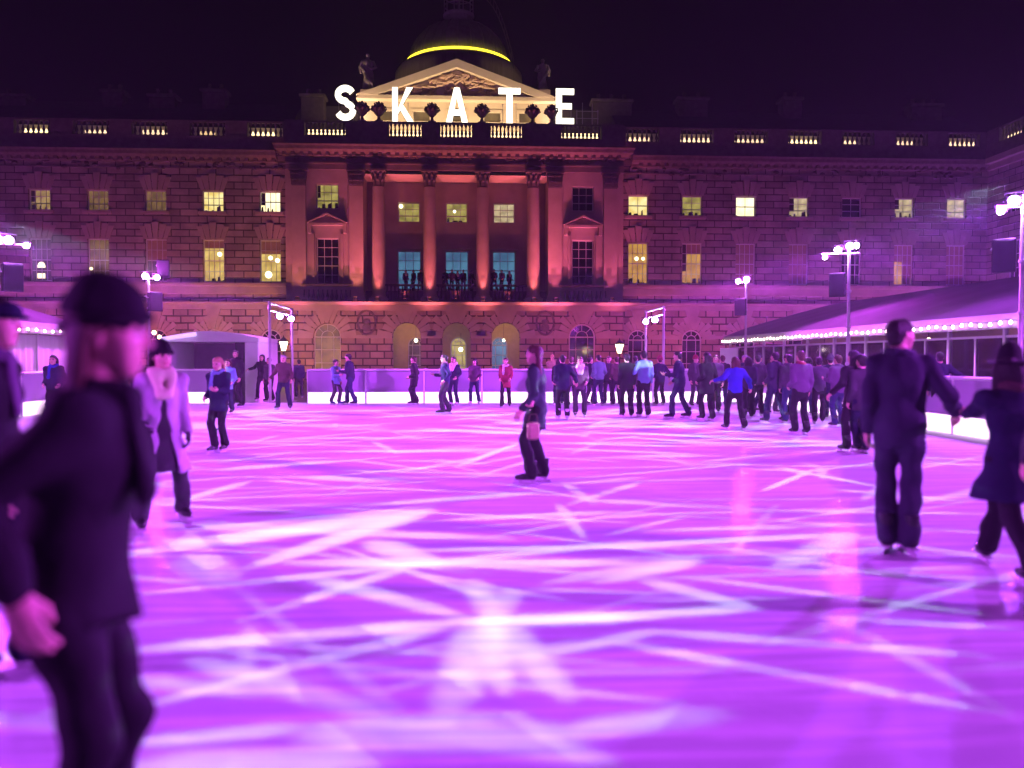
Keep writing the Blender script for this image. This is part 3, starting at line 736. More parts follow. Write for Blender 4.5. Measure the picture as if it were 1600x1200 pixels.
for s in (-1, 1):
    window(s * 9.0, PV, *P_UP, 'olive' if s < 0 else 'dark', WW + .04, 3, 3)
    window(s * 9.0, PV, *P_LO, 'dark', WW + .04, 3, 5)
    h = MB(); zh = Z(357); c = s * 9.0     # bracketed pediment hood
    h.box((c - 1.35, PV - .32, zh), (c + 1.35, PV + .01, zh + .16))
    for q in (-1, 1):
        h.prism([(c - q * 1.42, zh + .17), (c - q * 1.3, zh + .17), (c, zh + .72), (c, zh + .86)][::(-1 if q > 0 else 1)], PV - .4, PV + .01)
        h.box((c + q * 1.22 - .12, PV - .28, zh - .55), (c + q * 1.22 + .12, PV + .01, zh - .001))
        h.box((c + q * 1.0 - .1, PV - .1, P_LO[0]), (c + q * 1.0 + .1, PV + .01, zh - .56))
    h.prism([(c - 1.2, zh + .17), (c + 1.2, zh + .17), (c, zh + .68)], PV - .15, PV + .01)
    h.build('window_hood', M_ASHLAR, palace)
    h = MB()   # balustraded window sill
    h.box((c - 1.75, PV - .42, P_LO[0] - .16), (c + 1.75, PV + .01, P_LO[0] - .04)); h.box((c - 1.75, PV - .4, zSill + .19), (c + 1.75, PV + .01, zSill + .32))
    for k in range(11):
        x = c - 1.6 + .32 * k; h.lathe([(.06, 0), (.06, .08), (.11, .25), (.05, .5), (.05, .72)], (x, PV - .22, zSill + .32), 8)
    h.build('sill_balustrade', M_DKSTONE, palace)

# columns and pilasters
zB, zC0 = Z(472), Z(297)
CV = PV + .05
zCT = zArch
def leafy_capital(mb, r, z0, z1, square=False):
    h = z1 - z0 - .16
    mb.lathe([(r * .86, z0), (r * .95, z0 + .05), (r * .8, z0 + .1), (r * .85, z0 + h * .5), (r * 1.0, z0 + h * .85), (r * 1.22, z0 + h)], n=14)
    for row, (zz, rr, lh) in enumerate(((z0 + .08, r * .9, h * .42), (z0 + .08 + h * .33, r * .95, h * .45))):
        for k in range(8):
            a = 2 * math.pi * (k + row * .5) / 8; c, s = math.cos(a), math.sin(a)
            def P(rad, wv, z): return (c * rad - s * wv, s * rad + c * wv, z)
            w_ = r * .32
            mb.add([P(rr, -w_, zz), P(rr, w_, zz), P(rr * 1.08, w_ * .9, zz + lh * .6), P(rr * 1.08, -w_ * .9, zz + lh * .6), P(rr * 1.36, w_ * .4, zz + lh), P(rr * 1.36, -w_ * .4, zz + lh), P(rr * 1.4, 0, zz + lh * .8)],
                   [(0, 1, 2, 3), (3, 2, 4, 5), (5, 4, 6)])
    mb.box((-r * 1.32, -r * 1.32, z1 - .15), (r * 1.32, r * 1.32, z1))
cr = .47
sh = MB(); hh = zC0 - zB
sh.lathe([(cr * 1.22, .2), (cr * 1.28, .26), (cr * 1.22, .33), (cr * 1.04, .36), (cr * 1.1, .42), (cr * 1.02, .48), (cr, .55), (cr, hh * .35), (cr * .95, hh * .7), (cr * .86, hh)], n=28)
sh.box((-cr * 1.35, -cr * 1.35, 0), (cr * 1.35, cr * 1.35, .2))
sh_me = sh.mesh('column', M_ASHLAR, 35)
cp = MB(); leafy_capital(cp, cr * .9, zC0 - zB, zCT - zB); cp_me = cp.mesh('capital', M_DKSTONE)
for u in (-5.45, -1.87, 1.87, 5.45):
    c = link('column', sh_me, palace, (u, CV, zB)); link('capital', cp_me, c)
pw = .48
for u in (-10.95, -6.98, 6.98, 10.95):
    p = MB(); p.box((-pw, -.22, .5), (pw, .1, hh)); p.box((-pw * 1.25, -.36, 0), (pw * 1.25, .1, .2)); p.box((-pw * 1.15, -.31, .2), (pw * 1.15, .1, .36)); p.box((-pw * 1.07, -.26, .36), (pw * 1.07, .1, .5))
    p = p.build('pilaster', M_ASHLAR, palace, (u, PV, zB))
    q = MB(); h0, h1 = hh, zCT - zB
    q.prism([(-pw * .95, h0), (pw * .95, h0), (pw * 1.25, h1 - .16), (-pw * 1.25, h1 - .16)], -.26, .1)
    for row in range(2):
        for k in range(4):
            x = -pw * .9 + pw * 1.8 * (k + .5 * (1 - row) * .5 + .1) / 3.6; z = h0 + .06 + row * (h1 - h0) * .36
            q.prism([(x - .14, z), (x + .14, z), (x + .1, z + .36), (x - .1, z + .36)], -.34, -.2); q.prism([(x - .09, z + .28), (x + .09, z + .28), (x + .05, z + .4), (x - .05, z + .4)], -.46, -.3)
    q.box((-pw * 1.35, -.4, h1 - .15), (pw * 1.35, .1, h1))
    q.build('capital', M_DKSTONE, p)
# balcony balustrade between the columns
for a, c in ((-5.0, -2.4), (-1.4, 1.4), (2.4, 5.0)):
    q = MB(); q.box((a, PV - .1, Z(449)), (c, PV + .12, Z(446))); q.box((a, PV - .1, zSill + .2), (c, PV + .12, zSill + .36))
    n = int((c - a) / .27)
    for k in range(n): q.lathe([(.05, 0), (.05, .06), (.1, .25), (.045, .55), (.045, .98)], (a + .14 + k * .27, PV + .01, zSill + .36), 8)
    q.build('balcony_balustrade', M_DKSTONE, palace)

# ---- roof balustrade ----
def balusters(mb, hw, z0, z1, n=7, thick=.14):
    h = z1 - z0
    mb.box((-hw, -thick, z1 - .13), (hw, thick, z1)); mb.box((-hw, -thick, z0), (hw, thick, z0 + .07))
    hb = h - .2
    for k in range(n):
        x = -hw + 2 * hw * (k + .5) / n
        mb.lathe([(.1, 0), (.1, .06), (.055, .12), (.115, hb * .32), (.05, hb * .62), (.055, hb * .8), (.1, hb * .9), (.1, hb)], (x, 0, z0 + .07), 8)
wB0, wB1 = Z(221), Z(196); pB0, pB1 = atY(713, 217, FY + PV)[2], atY(713, 192, FY + PV)[2]
mbw = MB(); balusters(mbw, 1.22, 0, wB1 - wB0); wing_bal = mbw.mesh('balustrade', M_DKSTONE)
b = MB(); last = None
vB = -.2
for side in (-1, 1):
    lim = UR if side > 0 else -UL
    us = [BAY0 + .2 + i * PITCHB for i in range(8) if BAY0 + .2 + i * PITCHB + .9 < lim]
    cur = PE
    for u in us:
        link('balustrade', wing_bal, palace, (side * u, vB, wB0))
        a, c = sorted((side * (cur), side * (u - 1.22)))
        b.box((a, vB - .24, wB0), (c, vB + .24, wB1 - .02)); cur = u + 1.22
    a, c = sorted((side * cur, side * lim)); b.box((a, vB - .24, wB0), (c, vB + .24, wB1 - .02))
for a, c in ((UL, -PE), (PE, UR)): b.box((a, vB - .3, zTop - .02), (c, vB + .3, wB0))
gaps = []
for u, hw in ((-9.1, 1.42), (-3.55, 1.13), (0, 1.1), (3.55, 1.1), (8.85, 1.42)):
    m_ = MB(); balusters(m_, hw, 0, pB1 - pB0, 10 if hw > 1.2 else 8); m_.build('balustrade', M_DKSTONE, palace, (u, PV, pB0)); gaps.append((u - hw, u + hw))
cur = -PE
for g0, g1_ in gaps + [(PE, PE)]:
    b.box((cur, PV - .24, pB0), (g0, PV + .24, pB1 - .02)); cur = g1_
b.box((-PE, PV - .3, zCor0 + .78), (PE, PV + .3, pB0))
for s in (-1, 1): b.box((s * PE - .2, PV + .24, wB0), (s * PE + .2, vB - .24, pB1 - .03))
b.build('parapet', M_DKSTONE, palace)
# linear lamps lying in the gutter behind the balusters
tube_m = emit('gutter_lamp_glow', (1, .74, .36), 2.6); tubes = [tube_m, emit('gutter_lamp_dim', (1, .66, .3), 1.5, .5, 3), emit('gutter_lamp_pink', (1, .68, .4), 2.0, .4, 2)]
for side in (-1, 1):
    for i in range(7):
        u = side * (BAY0 + .2 + i * PITCHB)
        if not UL + 1 < u < UR: continue
        w_ = 1.25; wa, wb = (w_, w_) if rnd.random() < .5 else (w_ * rnd.uniform(.5, 1), w_ * rnd.uniform(.1, 1))
        q = MB().tube([(u - wa, vB + .62, wB0 + .45), (u + wb, vB + .62, wB0 + .45)], rnd.uniform(.11, .16), 8); q.build('gutter_lamp', rnd.choice(tubes), palace)
for g0, g1_ in gaps:
    MB().tube([(g0, PV + .62, pB0 + .5), (g1_, PV + .62, pB0 + .5)], .17, 8).build('gutter_lamp', tube_m, palace)
# roof behind, attic and pediment
b = MB(); zr = Z(183)
for a, c in ((UL, -PE - .2), (PE + .2, UR + 1)):
    b.add([(a, 1.2, zTop), (c, 1.2, zTop), (c, 1.3, wB1 - .2), (a, 1.3, wB1 - .2), (a, 6.5, zr + 2.6), (c, 6.5, zr + 2.6)], [(0, 1, 2, 3), (3, 2, 5, 4)])
for s in (-1, 1): b.add([(s * (PE + .2), 1.2, zTop), (s * (PE + .2), 1.3, wB1 - .2), (s * (PE + .2), 6.5, zr + 2.6), (s * (PE + .2), 6.5, zTop)], [(0, 1, 2, 3)])
b.add([(-PE - .2, 6.6, zTop), (PE + .2, 6.6, zTop), (PE + .2, 6.6, zr + 2.6), (-PE - .2, 6.6, zr + 2.6)], [(0, 1, 2, 3)])
b.build('roof', M_SLATE, palace)
for a, c in ((UL, -PE - .2), (PE + .2, UR)): MB().box((a, 1.02, zTop + .02), (c, 1.18, wB1 - .1)).build('glow_catcher', M_CREAM, palace)  # pale wall added behind the balusters to catch the gutter lamps' glow
MB().add([(-PE, -.1, zTop + .02), (PE, -.1, zTop + .02), (PE, 6.5, zTop + .02), (-PE, 6.5, zTop + .02)], [(0, 1, 2, 3)]).build('lead_flat', M_SLATE, palace)
MB().add([(UL, -.1, zTop + .01), (UR, -.1, zTop + .01), (UR, 1.25, zTop + .01), (UL, 1.25, zTop + .01)], [(0, 1, 2, 3)]).build('gutter', M_SLATE, palace)
AV = 4.5; AY = FY + AV
def ZA(py, y=AY): return atY(713, py, y)[2]
def UA(px, y=AY): return atY(px, 160, y)[0] - U0
aL, aR = UA(558), UA(868); zP0, zP1 = ZA(160), ZA(97)
aw = (aR - aL) / 2 - .5; ac = (aL + aR) / 2
b = MB(); wz = (ZA(190), ZA(175)); 
holed_wall(b, ac - aw, ac + aw, zTop - 1, zP0, AV, [(ac + u, .62, *wz) for u in (-5.4, -2.7, 0, 2.7, 5.4)], (), .3)
b.box((ac - aw, AV + .6, zTop - 1), (ac + aw, AV + 4, zP0 - .01))
for u in (-5.4, -2.7, 0, 2.7, 5.4):
    b.box((ac + u - .82, AV - .06, wz[0]), (ac + u - .62, AV + .01, wz[1] + .2)); b.box((ac + u + .62, AV - .06, wz[0]), (ac + u + .82, AV + .01, wz[1] + .2)); b.box((ac + u - .62, AV - .06, wz[1]), (ac + u + .62, AV + .01, wz[1] + .2))
b.build('attic', M_CREAM, palace)
for u in (-5.4, -2.7, 0, 2.7, 5.4):
    MB().box((ac + u - .6, AV + .2, wz[0]), (ac + u + .6, AV + .22, wz[1])).build('attic_window', G['dim'], palace)
b = MB(); pt = .42
b.prism([(aL, zP0), (aR, zP0), (aR - .3, zP0 + .28), (aL + .3, zP0 + .28)], AV - .7, AV + .3)
slope = (zP1 - zP0 - .28) / ((aR - aL) / 2)
for s in (-1, 1):
    e = ac + s * (aR - aL) / 2
    p = [(e, zP0 + .285), (e - s * 1.6, zP0 + .285), (ac, zP1 - .62), (ac, zP1)]
    b.prism(p if s > 0 else p[::-1], AV - .75, AV + .3)
pd_ = b.build('pediment', M_CREAM, palace)
# sculpted tympanum
b = MB(); rg = random.Random(11)
b.prism([(aL + 1.5, zP0 + .285), (aR - 1.5, zP0 + .285), (ac, zP1 - .6)], AV - .1, AV + .25)
b.build('tympanum', M_CREAM, pd_)
b = MB()
for k in range(95):
    f = rg.uniform(-.8, .8); hmax = (1 - abs(f)) * (zP1 - zP0 - 1.0)
    z = zP0 + .4 + hmax * rg.random() * .92; u = ac + f * (aR - aL) / 2 * .82
    a = rg.uniform(-1, 1); L_ = rg.uniform(.3, .9)
    pts = [(u - L_ * math.cos(a), AV - .16, z - .25 * math.sin(a)), (u - L_ * .3, AV - .3, z + .22 * math.sin(a * 3)), (u + L_ * .3, AV - .3, z + .12), (u + L_ * math.cos(a), AV - .16, z + .3 * math.sin(a))]
    if z + .4 < zP0 + .3 + (1 - abs(f)) * (zP1 - zP0 - .7): b.tube(pts, [.07, .16, .14, .06], 7)
q = mat('tympanum_relief_stone', (.5, .36, .28), .85, var=.4, scale=3, bump=.3)
b.build('relief_carving', q, pd_, smooth=True)
# dome
DY = 16.0; dz = lambda py: atY(713, py, FY + DY)[2]; ds = (FY + DY) / F_PX
DU = UA(717, FY + DY)
b = MB(); rD = 98 * ds
r1 = 77 * ds; zr_ = dz(105); z0d = dz(150)
b.lathe([(rD * 1.0, z0d - z0d + 0), (rD * 1.0, dz(131) - z0d), (rD * .99, dz(120) - z0d), (rD * .93, dz(112) - z0d), (r1 * 1.02, zr_ - z0d)], (DU, DY, z0d), 48)
b.build('dome_drum', M_LEAD, palace, smooth=50)
b = MB(); prof = []
hD = dz(44) - zr_
for k in range(11):
    t = k / 10; prof.append((r1 * .985 * math.cos(t * 1.12) ** .9 if k else r1 * .985, hD * math.sin(t * 1.12) / math.sin(1.12)))
b.lathe(prof, (DU, DY, zr_), 48)
for k in range(24):
    a = 2 * math.pi * k / 24
    b.tube([(DU + p[0] * 1.004 * math.cos(a), DY + p[0] * 1.004 * math.sin(a), zr_ + p[1]) for p in prof], .06, 4)
dome = b.build('dome', M_LEAD, palace, smooth=50)
b = MB(); pts = [(DU + (r1 + .2) * math.cos(t), DY + (r1 + .2) * math.sin(t), zr_ + .05) for t in [2 * math.pi * k / 64 for k in range(64)]]
b.tube(pts, .1, 8, closed=True); b.build('neon_ring', emit('yellow_neon', (.95, .74, .03), 3.4), dome)
b = MB(); zl = zr_ + hD; rl = 22 * ds
b.lathe([(rl, -.3), (rl, .9), (rl * 1.08, 1.0), (rl * 1.08, 1.15), (rl * .3, 1.2)], (DU, DY, zl), 20)
for z in (1.9, 2.7):
    b.tube([(DU + rl * math.cos(t), DY + rl * math.sin(t), zl + z) for t in [2 * math.pi * k / 24 for k in range(24)]], .05, 5, closed=True)
for k in range(10):
    a = 2 * math.pi * k / 10; b.tube([(DU + rl * math.cos(a), DY + rl * math.sin(a), zl + 1.1), (DU + rl * math.cos(a), DY + rl * math.sin(a), zl + 2.7)], .045, 5)
b.tube([(DU, DY, zl + 1), (DU, DY, zl + 7)], .12, 6)
b.build('lantern_cage', mat('weathered_metal', (.45, .42, .42), .6), dome)
lad = MB(); pts1, pts2 = [], []
for k in range(14):
    t = k / 13; ang = R(-38); rr = rl + (rD * 1.05 - rl) * t ** .62; zz = zl + 2.4 - (zl + 2.4 - dz(128)) * t ** 1.6
    p = Vector((DU + rr * math.cos(ang), DY + rr * math.sin(ang), zz)); pts1.append(p); pts2.append(p + Vector((0, 0, .75)))
lad.tube(pts1, .04, 5).tube(pts2, .035, 5)
for p, q in zip(pts1, pts2): lad.tube([p, q], .025, 4)
lad.build('stair_rail', M_DKSTONE, dome)
# chimney stacks
for px, py0, py1, w_ in ((25, 150, 172, 40), (180, 143, 168, 30), (257, 150, 170, 38), (337, 142, 168, 34), (490, 150, 178, 34), (955, 158, 180, 60), (1080, 155, 180, 46), (1234, 155, 180, 30), (1442, 165, 190, 50)):
    y = FY + 6; c = atY(px, py0, y); hw = w_ * y / F_PX / 2; zt = c[2]; z0 = zr - .5
    q = MB(); q.bbox((-hw, -.6, 0), (hw, .6, zt - z0 - .25), .03); q.bbox((-hw - .14, -.74, zt - z0 - .25), (hw + .14, .74, zt - z0), .04)
    npot = max(2, int(hw / .4))
    for k in range(npot): q.lathe([(.17, 0), (.14, .35), (.17, .4), (.15, .5)], (-hw + 2 * hw * (k + .5) / npot, 0, zt - z0), 10)
    q.build('chimney', M_DKSTONE, palace, (c[0] - U0, 6, z0))
# lamps on the facade --------------------------------------------------------
def uplight(x, y, z, target, color, power, angle, label, blend=.8, grp='floor floodlights washing the palace front'):
    t = thing('floor_uplight', label, 'uplight', (x, y, z), 0, grp)
    q = MB(); q.bbox((-.14, -.12, .08), (.14, .12, .3), .02); q.tube([(-.18, 0, 0), (-.18, 0, .2), (-.14, 0, .2)], .015, 5); q.tube([(.18, 0, 0), (.18, 0, .2), (.14, 0, .2)], .015, 5); q.box((-.2, -.1, -.0), (.2, .1, .015))
    q.build('housing', M_BLACK, t)
    MB().box((-.11, -.09, .301), (.11, .09, .306)).build('lens', emit('uplight_lens_' + '_'.join('%d' % (c * 9) for c in color), color, 4), t)
    light_spot('uplight_beam', (x, y, z + .36), target, color, power, angle, blend, .08)
RED = (1, .17, .2); CORAL = (1, .24, .2); ORANGE = (1, .33, .15); ROSE = (1, .14, .34); MAG = (.8, .14, .8)
for u, k in ((-5.45, .9), (-1.87, 1.3), (1.87, 1.2), (5.45, 1.4)):
    uplight(U0 + u, FY + PV - .88, zSill + .19, (U0 + u, FY + PV + .05, zSill + 6.5), RED, 1100 * k * .45, 62, 'small floodlight on the balcony at the foot of a column')
for u in (-6.98, 6.98, -10.95, 10.95):
    uplight(U0 + u, FY + PV - .88, zSill + .19, (U0 + u, FY + PV + .0, zSill + 6.5), ROSE if u > 0 else CORAL, 330 if abs(u) < 8 else 190, 66, 'small floodlight on the balcony at the foot of a flat pilaster')
for u, k in ((-10.95, .5), (-6.98, .9), (-5.45, .9), (-1.87, 1.2), (1.87, 1.1), (5.45, 1.15), (6.98, 1.2), (10.95, .9)):
    uplight(U0 + u * 1.03, FY - 3.8, -.15, (U0 + u, FY + PV, 10.8), RED if abs(u) < 6 else ROSE, 7600 * k, 34, 'added narrow floodlight on the courtyard stones that evens the light on a column', .9, 'narrow floodlights added to even the light on the columns')  # unseen beams added to light the column shafts more evenly
for u in (-3.7, 0, 3.7):
    uplight(U0 + u, FY + .2, zSill + .22, (U0 + u, FY + 1.1, zTp), RED, 55, 90, 'small floodlight on the loggia floor behind the balustrade')
for u, c, k in ((-36, MAG, 1.3), (-29, MAG, 1.3), (-23, ROSE, 1.3), (-16.5, ORANGE, 1.6), (-10, ORANGE, 1.3), (-4.5, CORAL, .65), (2.5, CORAL, .5), (9, ROSE, .9), (15.5, ROSE, 1.2), (22, MAG, 1.35), (29, MAG, 1.3), (34.5, MAG, 1.2)):
    uplight(U0 + u, FY - 5.5, -.15, (U0 + u, FY, 5.5), c, 1350 * k, 120, 'floor floodlight on the courtyard stones in front of the palace', 1)
for u, k in ((-6, 1), (-2, 1.1), (2, 1.1), (6, 1)):
    uplight(U0 + u, FY + 1.6, zTop + .05, (U0 + u, FY + AV, zP0 + .5), (1, .66, .34), 1500 * k, 120, 'floodlight in the roof gutter washing the pediment', 1)
for s in (-1, 1):
    uplight(U0 + s * 9.5, FY + 7.5, zr + 2.6 if False else zTop + .05, (U0 + DU, FY + DY, zr_ + 1), (1, .6, .3), 1500, 90, 'added floodlight on the roof that brightens the dome drum', 1, 'roof floodlights added to brighten the dome')  # unseen lamp added to brighten dome and drum
    uplight(U0 + s * 8.6, FY + 2.6, zTop + .05, (U0 + s * 7.1, FY + AV + 1.5, zP0 + 2.5), (1, .62, .42), 2800, 50, 'added floodlight in the roof gutter that brightens a robed statue', 1, 'roof floodlights added to brighten the statues')  # unseen lamp added to lift the statue out of the dark
# ------------------------------------------------------------------ wing closing the court on the right
XW = U0 + UR
side = thing('side_wing_building', 'violet-lit side wing of the court running towards the viewer at the right edge', 'building', (XW, FY, 0))
b = MB()
m_ = MB(); winds = []
for k in range(4):
    y = -3.1 - k * PITCHB
    winds += [(y, WW, *W_UP), (y, WW, *W_LO)]
def side_wall(z0, z1, rects, mbx):
    t = MB(); holed_wall(t, -18, 0, z0, z1, 0, rects, (), .35)
    mbx.add([(v, u, z) for u, v, z in t.v], [f[::-1] for f in t.f])
side_wall(zG, zTop, winds, b)
b.build('wall', M_STONE, side)
b = MB()
for z0, z1, o in ((zSill - .3, zSill + .24, .3), (zSill + 1.1, zSill + 1.4, .2), (zCor0 - .3, zCor0 + .1, .25), (zCor0 + .1, zCor0 + .5, .65)):
    b.box((-o, -18, z0), (0.01, -o - .02, z1))
b.build('cornice', M_ASHLAR, side)
for k, (y, hw, z0, z1) in enumerate(winds):
    fr = link('window', frame_mesh(hw, z1 - z0, 3, 3).mesh('window_frame', M_FRAME), side, (.2, y, z0)); fr.rotation_euler = (0, 0, R(-90))
    MB().box((-hw + .02, .065, .02), (hw - .02, .08, z1 - z0 - .02)).build('pane', G['dark'], fr)
b = MB(); cur = -.5
for k in range(4):
    y = -3.1 - k * PITCHB
    o = link('balustrade', wing_bal, side, (-.2, y, wB0)); o.rotation_euler = (0, 0, R(90))
    b.box((-.44, y + 1.22, wB0), (.04, cur, wB1 - .02)); cur = y - 1.22
    MB().tube([(.22, y - 1.25, wB0 + .45), (.22, y + 1.25, wB0 + .45)], .17, 8).build('gutter_lamp', tube_m, side)
b.box((-.5, -18, zTop - .02), (.1, -.45, wB0))
b.build('parapet', M_DKSTONE, side)
MB().add([(1.2, -18, zTop), (1.2, 0, zTop), (1.3, 0, wB1 - .2), (1.3, -18, wB1 - .2), (6, 0, zr + 2.6), (6, -18, zr + 2.6)], [(0, 1, 2, 3), (3, 2, 4, 5)]).build('roof', M_SLATE, side)
for y, k in ((-4, 1), (-11, 1.0)):
    uplight(XW - 4, FY + y, -.15, (XW, FY + y, 9), (.42, .12, 1), 2600 * k, 120, 'floor floodlight in front of the side wing on the right', 1, 'floor floodlights washing the side wing')

# ------------------------------------------------------------------ big lit letters on the roof balustrade
M_LET = emit('letter_face_glow', (1, .93, .74), 2.6)
def letter(ch, polys, px, py0, py1, label):
    y = FY + PV; zt, zb = atY(px, py0, y)[2], pB1 - .015
    c = atY(px, py1, y); h = zt - zb; wd = .78 * h
    t = thing('lit_letter', label, 'letter', (c[0], y, zb), 0, 'lit letters standing along the roof balustrade')
    for nm, ma, v0, v1, in_ in (('case', M_BLACK, -.09, .16, 0), ('face', M_LET, -.105, -.092, 0)):
        q = MB()
        for p in polys: q.prism([((x - .5) * wd, z * h) for x, z in p], v0, v1)
        q.build(nm, ma, t)
    q = MB()
    for x in (-.25, .25): q.tube([(x * wd, .1, 0), (x * wd, .22, .02), (x * wd, .2, h * .6)], .03, 5)
    q.build('brace', M_STEEL, t)
def stroke(path, wd):
    n = len(path); L_, R_ = [], []
    for i, p in enumerate(path):
        a = path[max(i - 1, 0)]; c = path[min(i + 1, n - 1)]
        d = Vector((c[0] - a[0], c[1] - a[1])).normalized(); nrm = (-d.y, d.x)
        L_.append((p[0] + nrm[0] * wd / 2 * 1.15, p[1] + nrm[1] * wd / 2)); R_.append((p[0] - nrm[0] * wd / 2 * 1.15, p[1] - nrm[1] * wd / 2))
    return [[L_[i], R_[i], R_[i + 1], L_[i + 1]] for i in range(n - 1)]
sp_ = []
for k in range(13):   # upper bowl
    a = R(20 + 250 * k / 12); sp_.append((.5 + .26 * math.cos(a), .725 + .175 * math.sin(a)))
for k in range(1, 14):
    a = R(90 - 250 * k / 13); sp_.append((.5 + .27 * math.cos(a), .29 + .19 * math.sin(a)))
ss = stroke(sp_, .19)
letter('S', ss, 540, 133, 190, 'big lit white letter S at the left end of the rooftop word')
letter('K', [[(.17, 0), (.38, 0), (.38, 1), (.17, 1)], [(.385, .36), (.70, 1), (.94, 1), (.56, .50), (.385, .22)], [(.50, .585), (.41, .42), (.73, 0), (.97, 0)][::-1]], 627, 137, 192, 'big lit white letter K second in the rooftop word')
letter('A', [[(.1, 0), (.32, 0), (.56, .99), (.40, .99)], [(.68, 0), (.9, 0), (.60, .99), (.565, .99), (.48, .78)], [(.374, .2), (.63, .2), (.588, .37), (.417, .37)]], 714, 137, 193, 'big lit white letter A in the middle before the pediment')
letter('T', [[(.39, 0), (.61, 0), (.61, .815), (.39, .815)], [(.1, .82), (.9, .82), (.9, 1), (.1, 1)]], 796, 138, 194, 'big lit white letter T fourth in the rooftop word')
letter('E', [[(.18, 0), (.40, 0), (.40, 1), (.18, 1)], [(.405, 0), (.84, 0), (.84, .175), (.405, .175)], [(.405, .42), (.76, .42), (.76, .59), (.405, .59)], [(.405, .825), (.84, .825), (.84, 1), (.405, 1)]], 882, 139, 195, 'big lit white letter E at the right end of the rooftop word')
# pineapple-like urns on the parapet
def urn_mesh():
    q = MB()
    q.lathe([(.3, 0), (.3, .1), (.14, .16), (.1, .4), (.16, .46), (.34, .62), (.45, .85), (.44, 1.0), (.3, 1.18), (.34, 1.25), (.2, 1.32), (.12, 1.45), (.01, 1.6)], n=16)
    for k in range(9):
        a = 2 * math.pi * k / 9; q.tube([(.4 * math.cos(a), .4 * math.sin(a), .8), (.58 * math.cos(a), .58 * math.sin(a), .95), (.52 * math.cos(a), .52 * math.sin(a), 1.12), (.3 * math.cos(a), .3 * math.sin(a), 1.2)], [.05, .09, .08, .03], 6)
        q.tube([(.22 * math.cos(a), .22 * math.sin(a), 1.2), (.34 * math.cos(a), .34 * math.sin(a), 1.38), (.3 * math.cos(a), .3 * math.sin(a), 1.46)], [.04, .07, .02], 5)
    return q.mesh('urn', M_DKSTONE, 50)
um = urn_mesh()
for px, lb in ((566, 'dark stone urn close beside the letter S'), (592, 'dark stone urn between S and K, nearer the K'), (675, 'dark stone urn between the letters K and A'), (753, 'dark stone urn between the letters A and T'),
               (832, 'dark stone urn between T and E, nearer the T'), (862, 'dark stone urn close beside the letter E')):
    o = link('stone_urn', um, None, (atY(px, 190, FY + PV)[0], FY + PV, pB1 - .02)); o.scale = (.92, .92, .92); tag(o, lb, 'urn', 'carved urns on the palace parapet')
# robed statues behind the pediment ends
def statue(px, label, mir):
    y = FY + AV + 1.5; c = atY(px, 142, y); zt = atY(px, 84 if mir > 0 else 92, y)[2]
    t = thing('rooftop_statue', label, 'statue', (c[0], y, zP0 - 1.5), 0, 'pair of robed statues on the palace roof')
    h0 = c[2] - (zP0 - 1.5)
    MB().bbox((-.55, -.55, 0), (.55, .55, h0), .05).build('plinth', M_ASHLAR, t)
    h = zt - c[2]
    q = MB(); n = 14; prof = [(.30, 0, 0), (.31, .1, 0), (.27, .25, .02), (.26, .4, .03), (.28, .5, 0), (.25, .6, -.02), (.3, .72, -.01), (.28, .8, 0), (.1, .845, 0)]
    v, f = [], []
    for r, z, dx in prof:
        for i in range(n):
            a = 2 * math.pi * i / n; rr = r * h * .52 * (1 + .12 * math.sin(5 * a + z * 9)); v.append((dx * h * mir + rr * math.cos(a), .75 * rr * math.sin(a), h0 + z * h))
    for k in range(len(prof) - 1):
        for i in range(n): f.append((k * n + i, k * n + (i + 1) % n, (k + 1) * n + (i + 1) % n, (k + 1) * n + i))
    q.add(v, f)
    P = lambda x, yy, z: (x * h * mir, yy * h, h0 + z * h)
    q.tube([P(.14, 0, .78), P(.22, -.03, .62), P(.12, -.13, .55), P(.04, -.15, .6)], [.05 * h, .045 * h, .035 * h, .03 * h], 8)
    q.tube([P(-.14, 0, .78), P(-.21, -.02, .62), P(-.2, -.04, .45)], [.05 * h, .045 * h, .03 * h], 8)
    q.tube([P(-.16, -.08, .6), P(-.02, -.15, .4), P(.12, -.12, .2), P(.13, -.08, .02)], [.05 * h, .05 * h, .045 * h, .04 * h], 7)
    q.lathe([(.001, -.075 * h), (.045 * h, -.05 * h), (.06 * h, 0), (.062 * h, .03 * h), (.045 * h, .065 * h), (.001, .08 * h)], P(0, -.01, .92), 12)
    q.tube([P(0, 0, .82), P(0, -.01, .88)], .04 * h, 8)
    q.build('figure', mat('statue_stone', (.3, .27, .24), .85, var=.4, scale=2, bump=.3), t, smooth=60)
statue(575, 'robed stone statue on the roof above the letter S', 1)
statue(848, 'robed stone statue on the roof between T and E', -1)
# small pipe frame on the roof right of the E
c = atY(918, 192, FY + PV); t = thing('pipe_frame', 'small grey scaffold pipe frame on the roof right of letter E', 'scaffold frame', (c[0], FY + PV + .1, pB1 - .02))
q = MB()
for x in (-.75, -.35, .35, .75): q.tube([(x, 0, 0), (x, 0, 1.1 + .5 * (abs(x) < .5))], .03, 6)
for z in (.5, 1.0): q.tube([(-.8, 0, z), (.8, 0, z)], .025, 6)
q.build('pipes', M_STEEL, t)

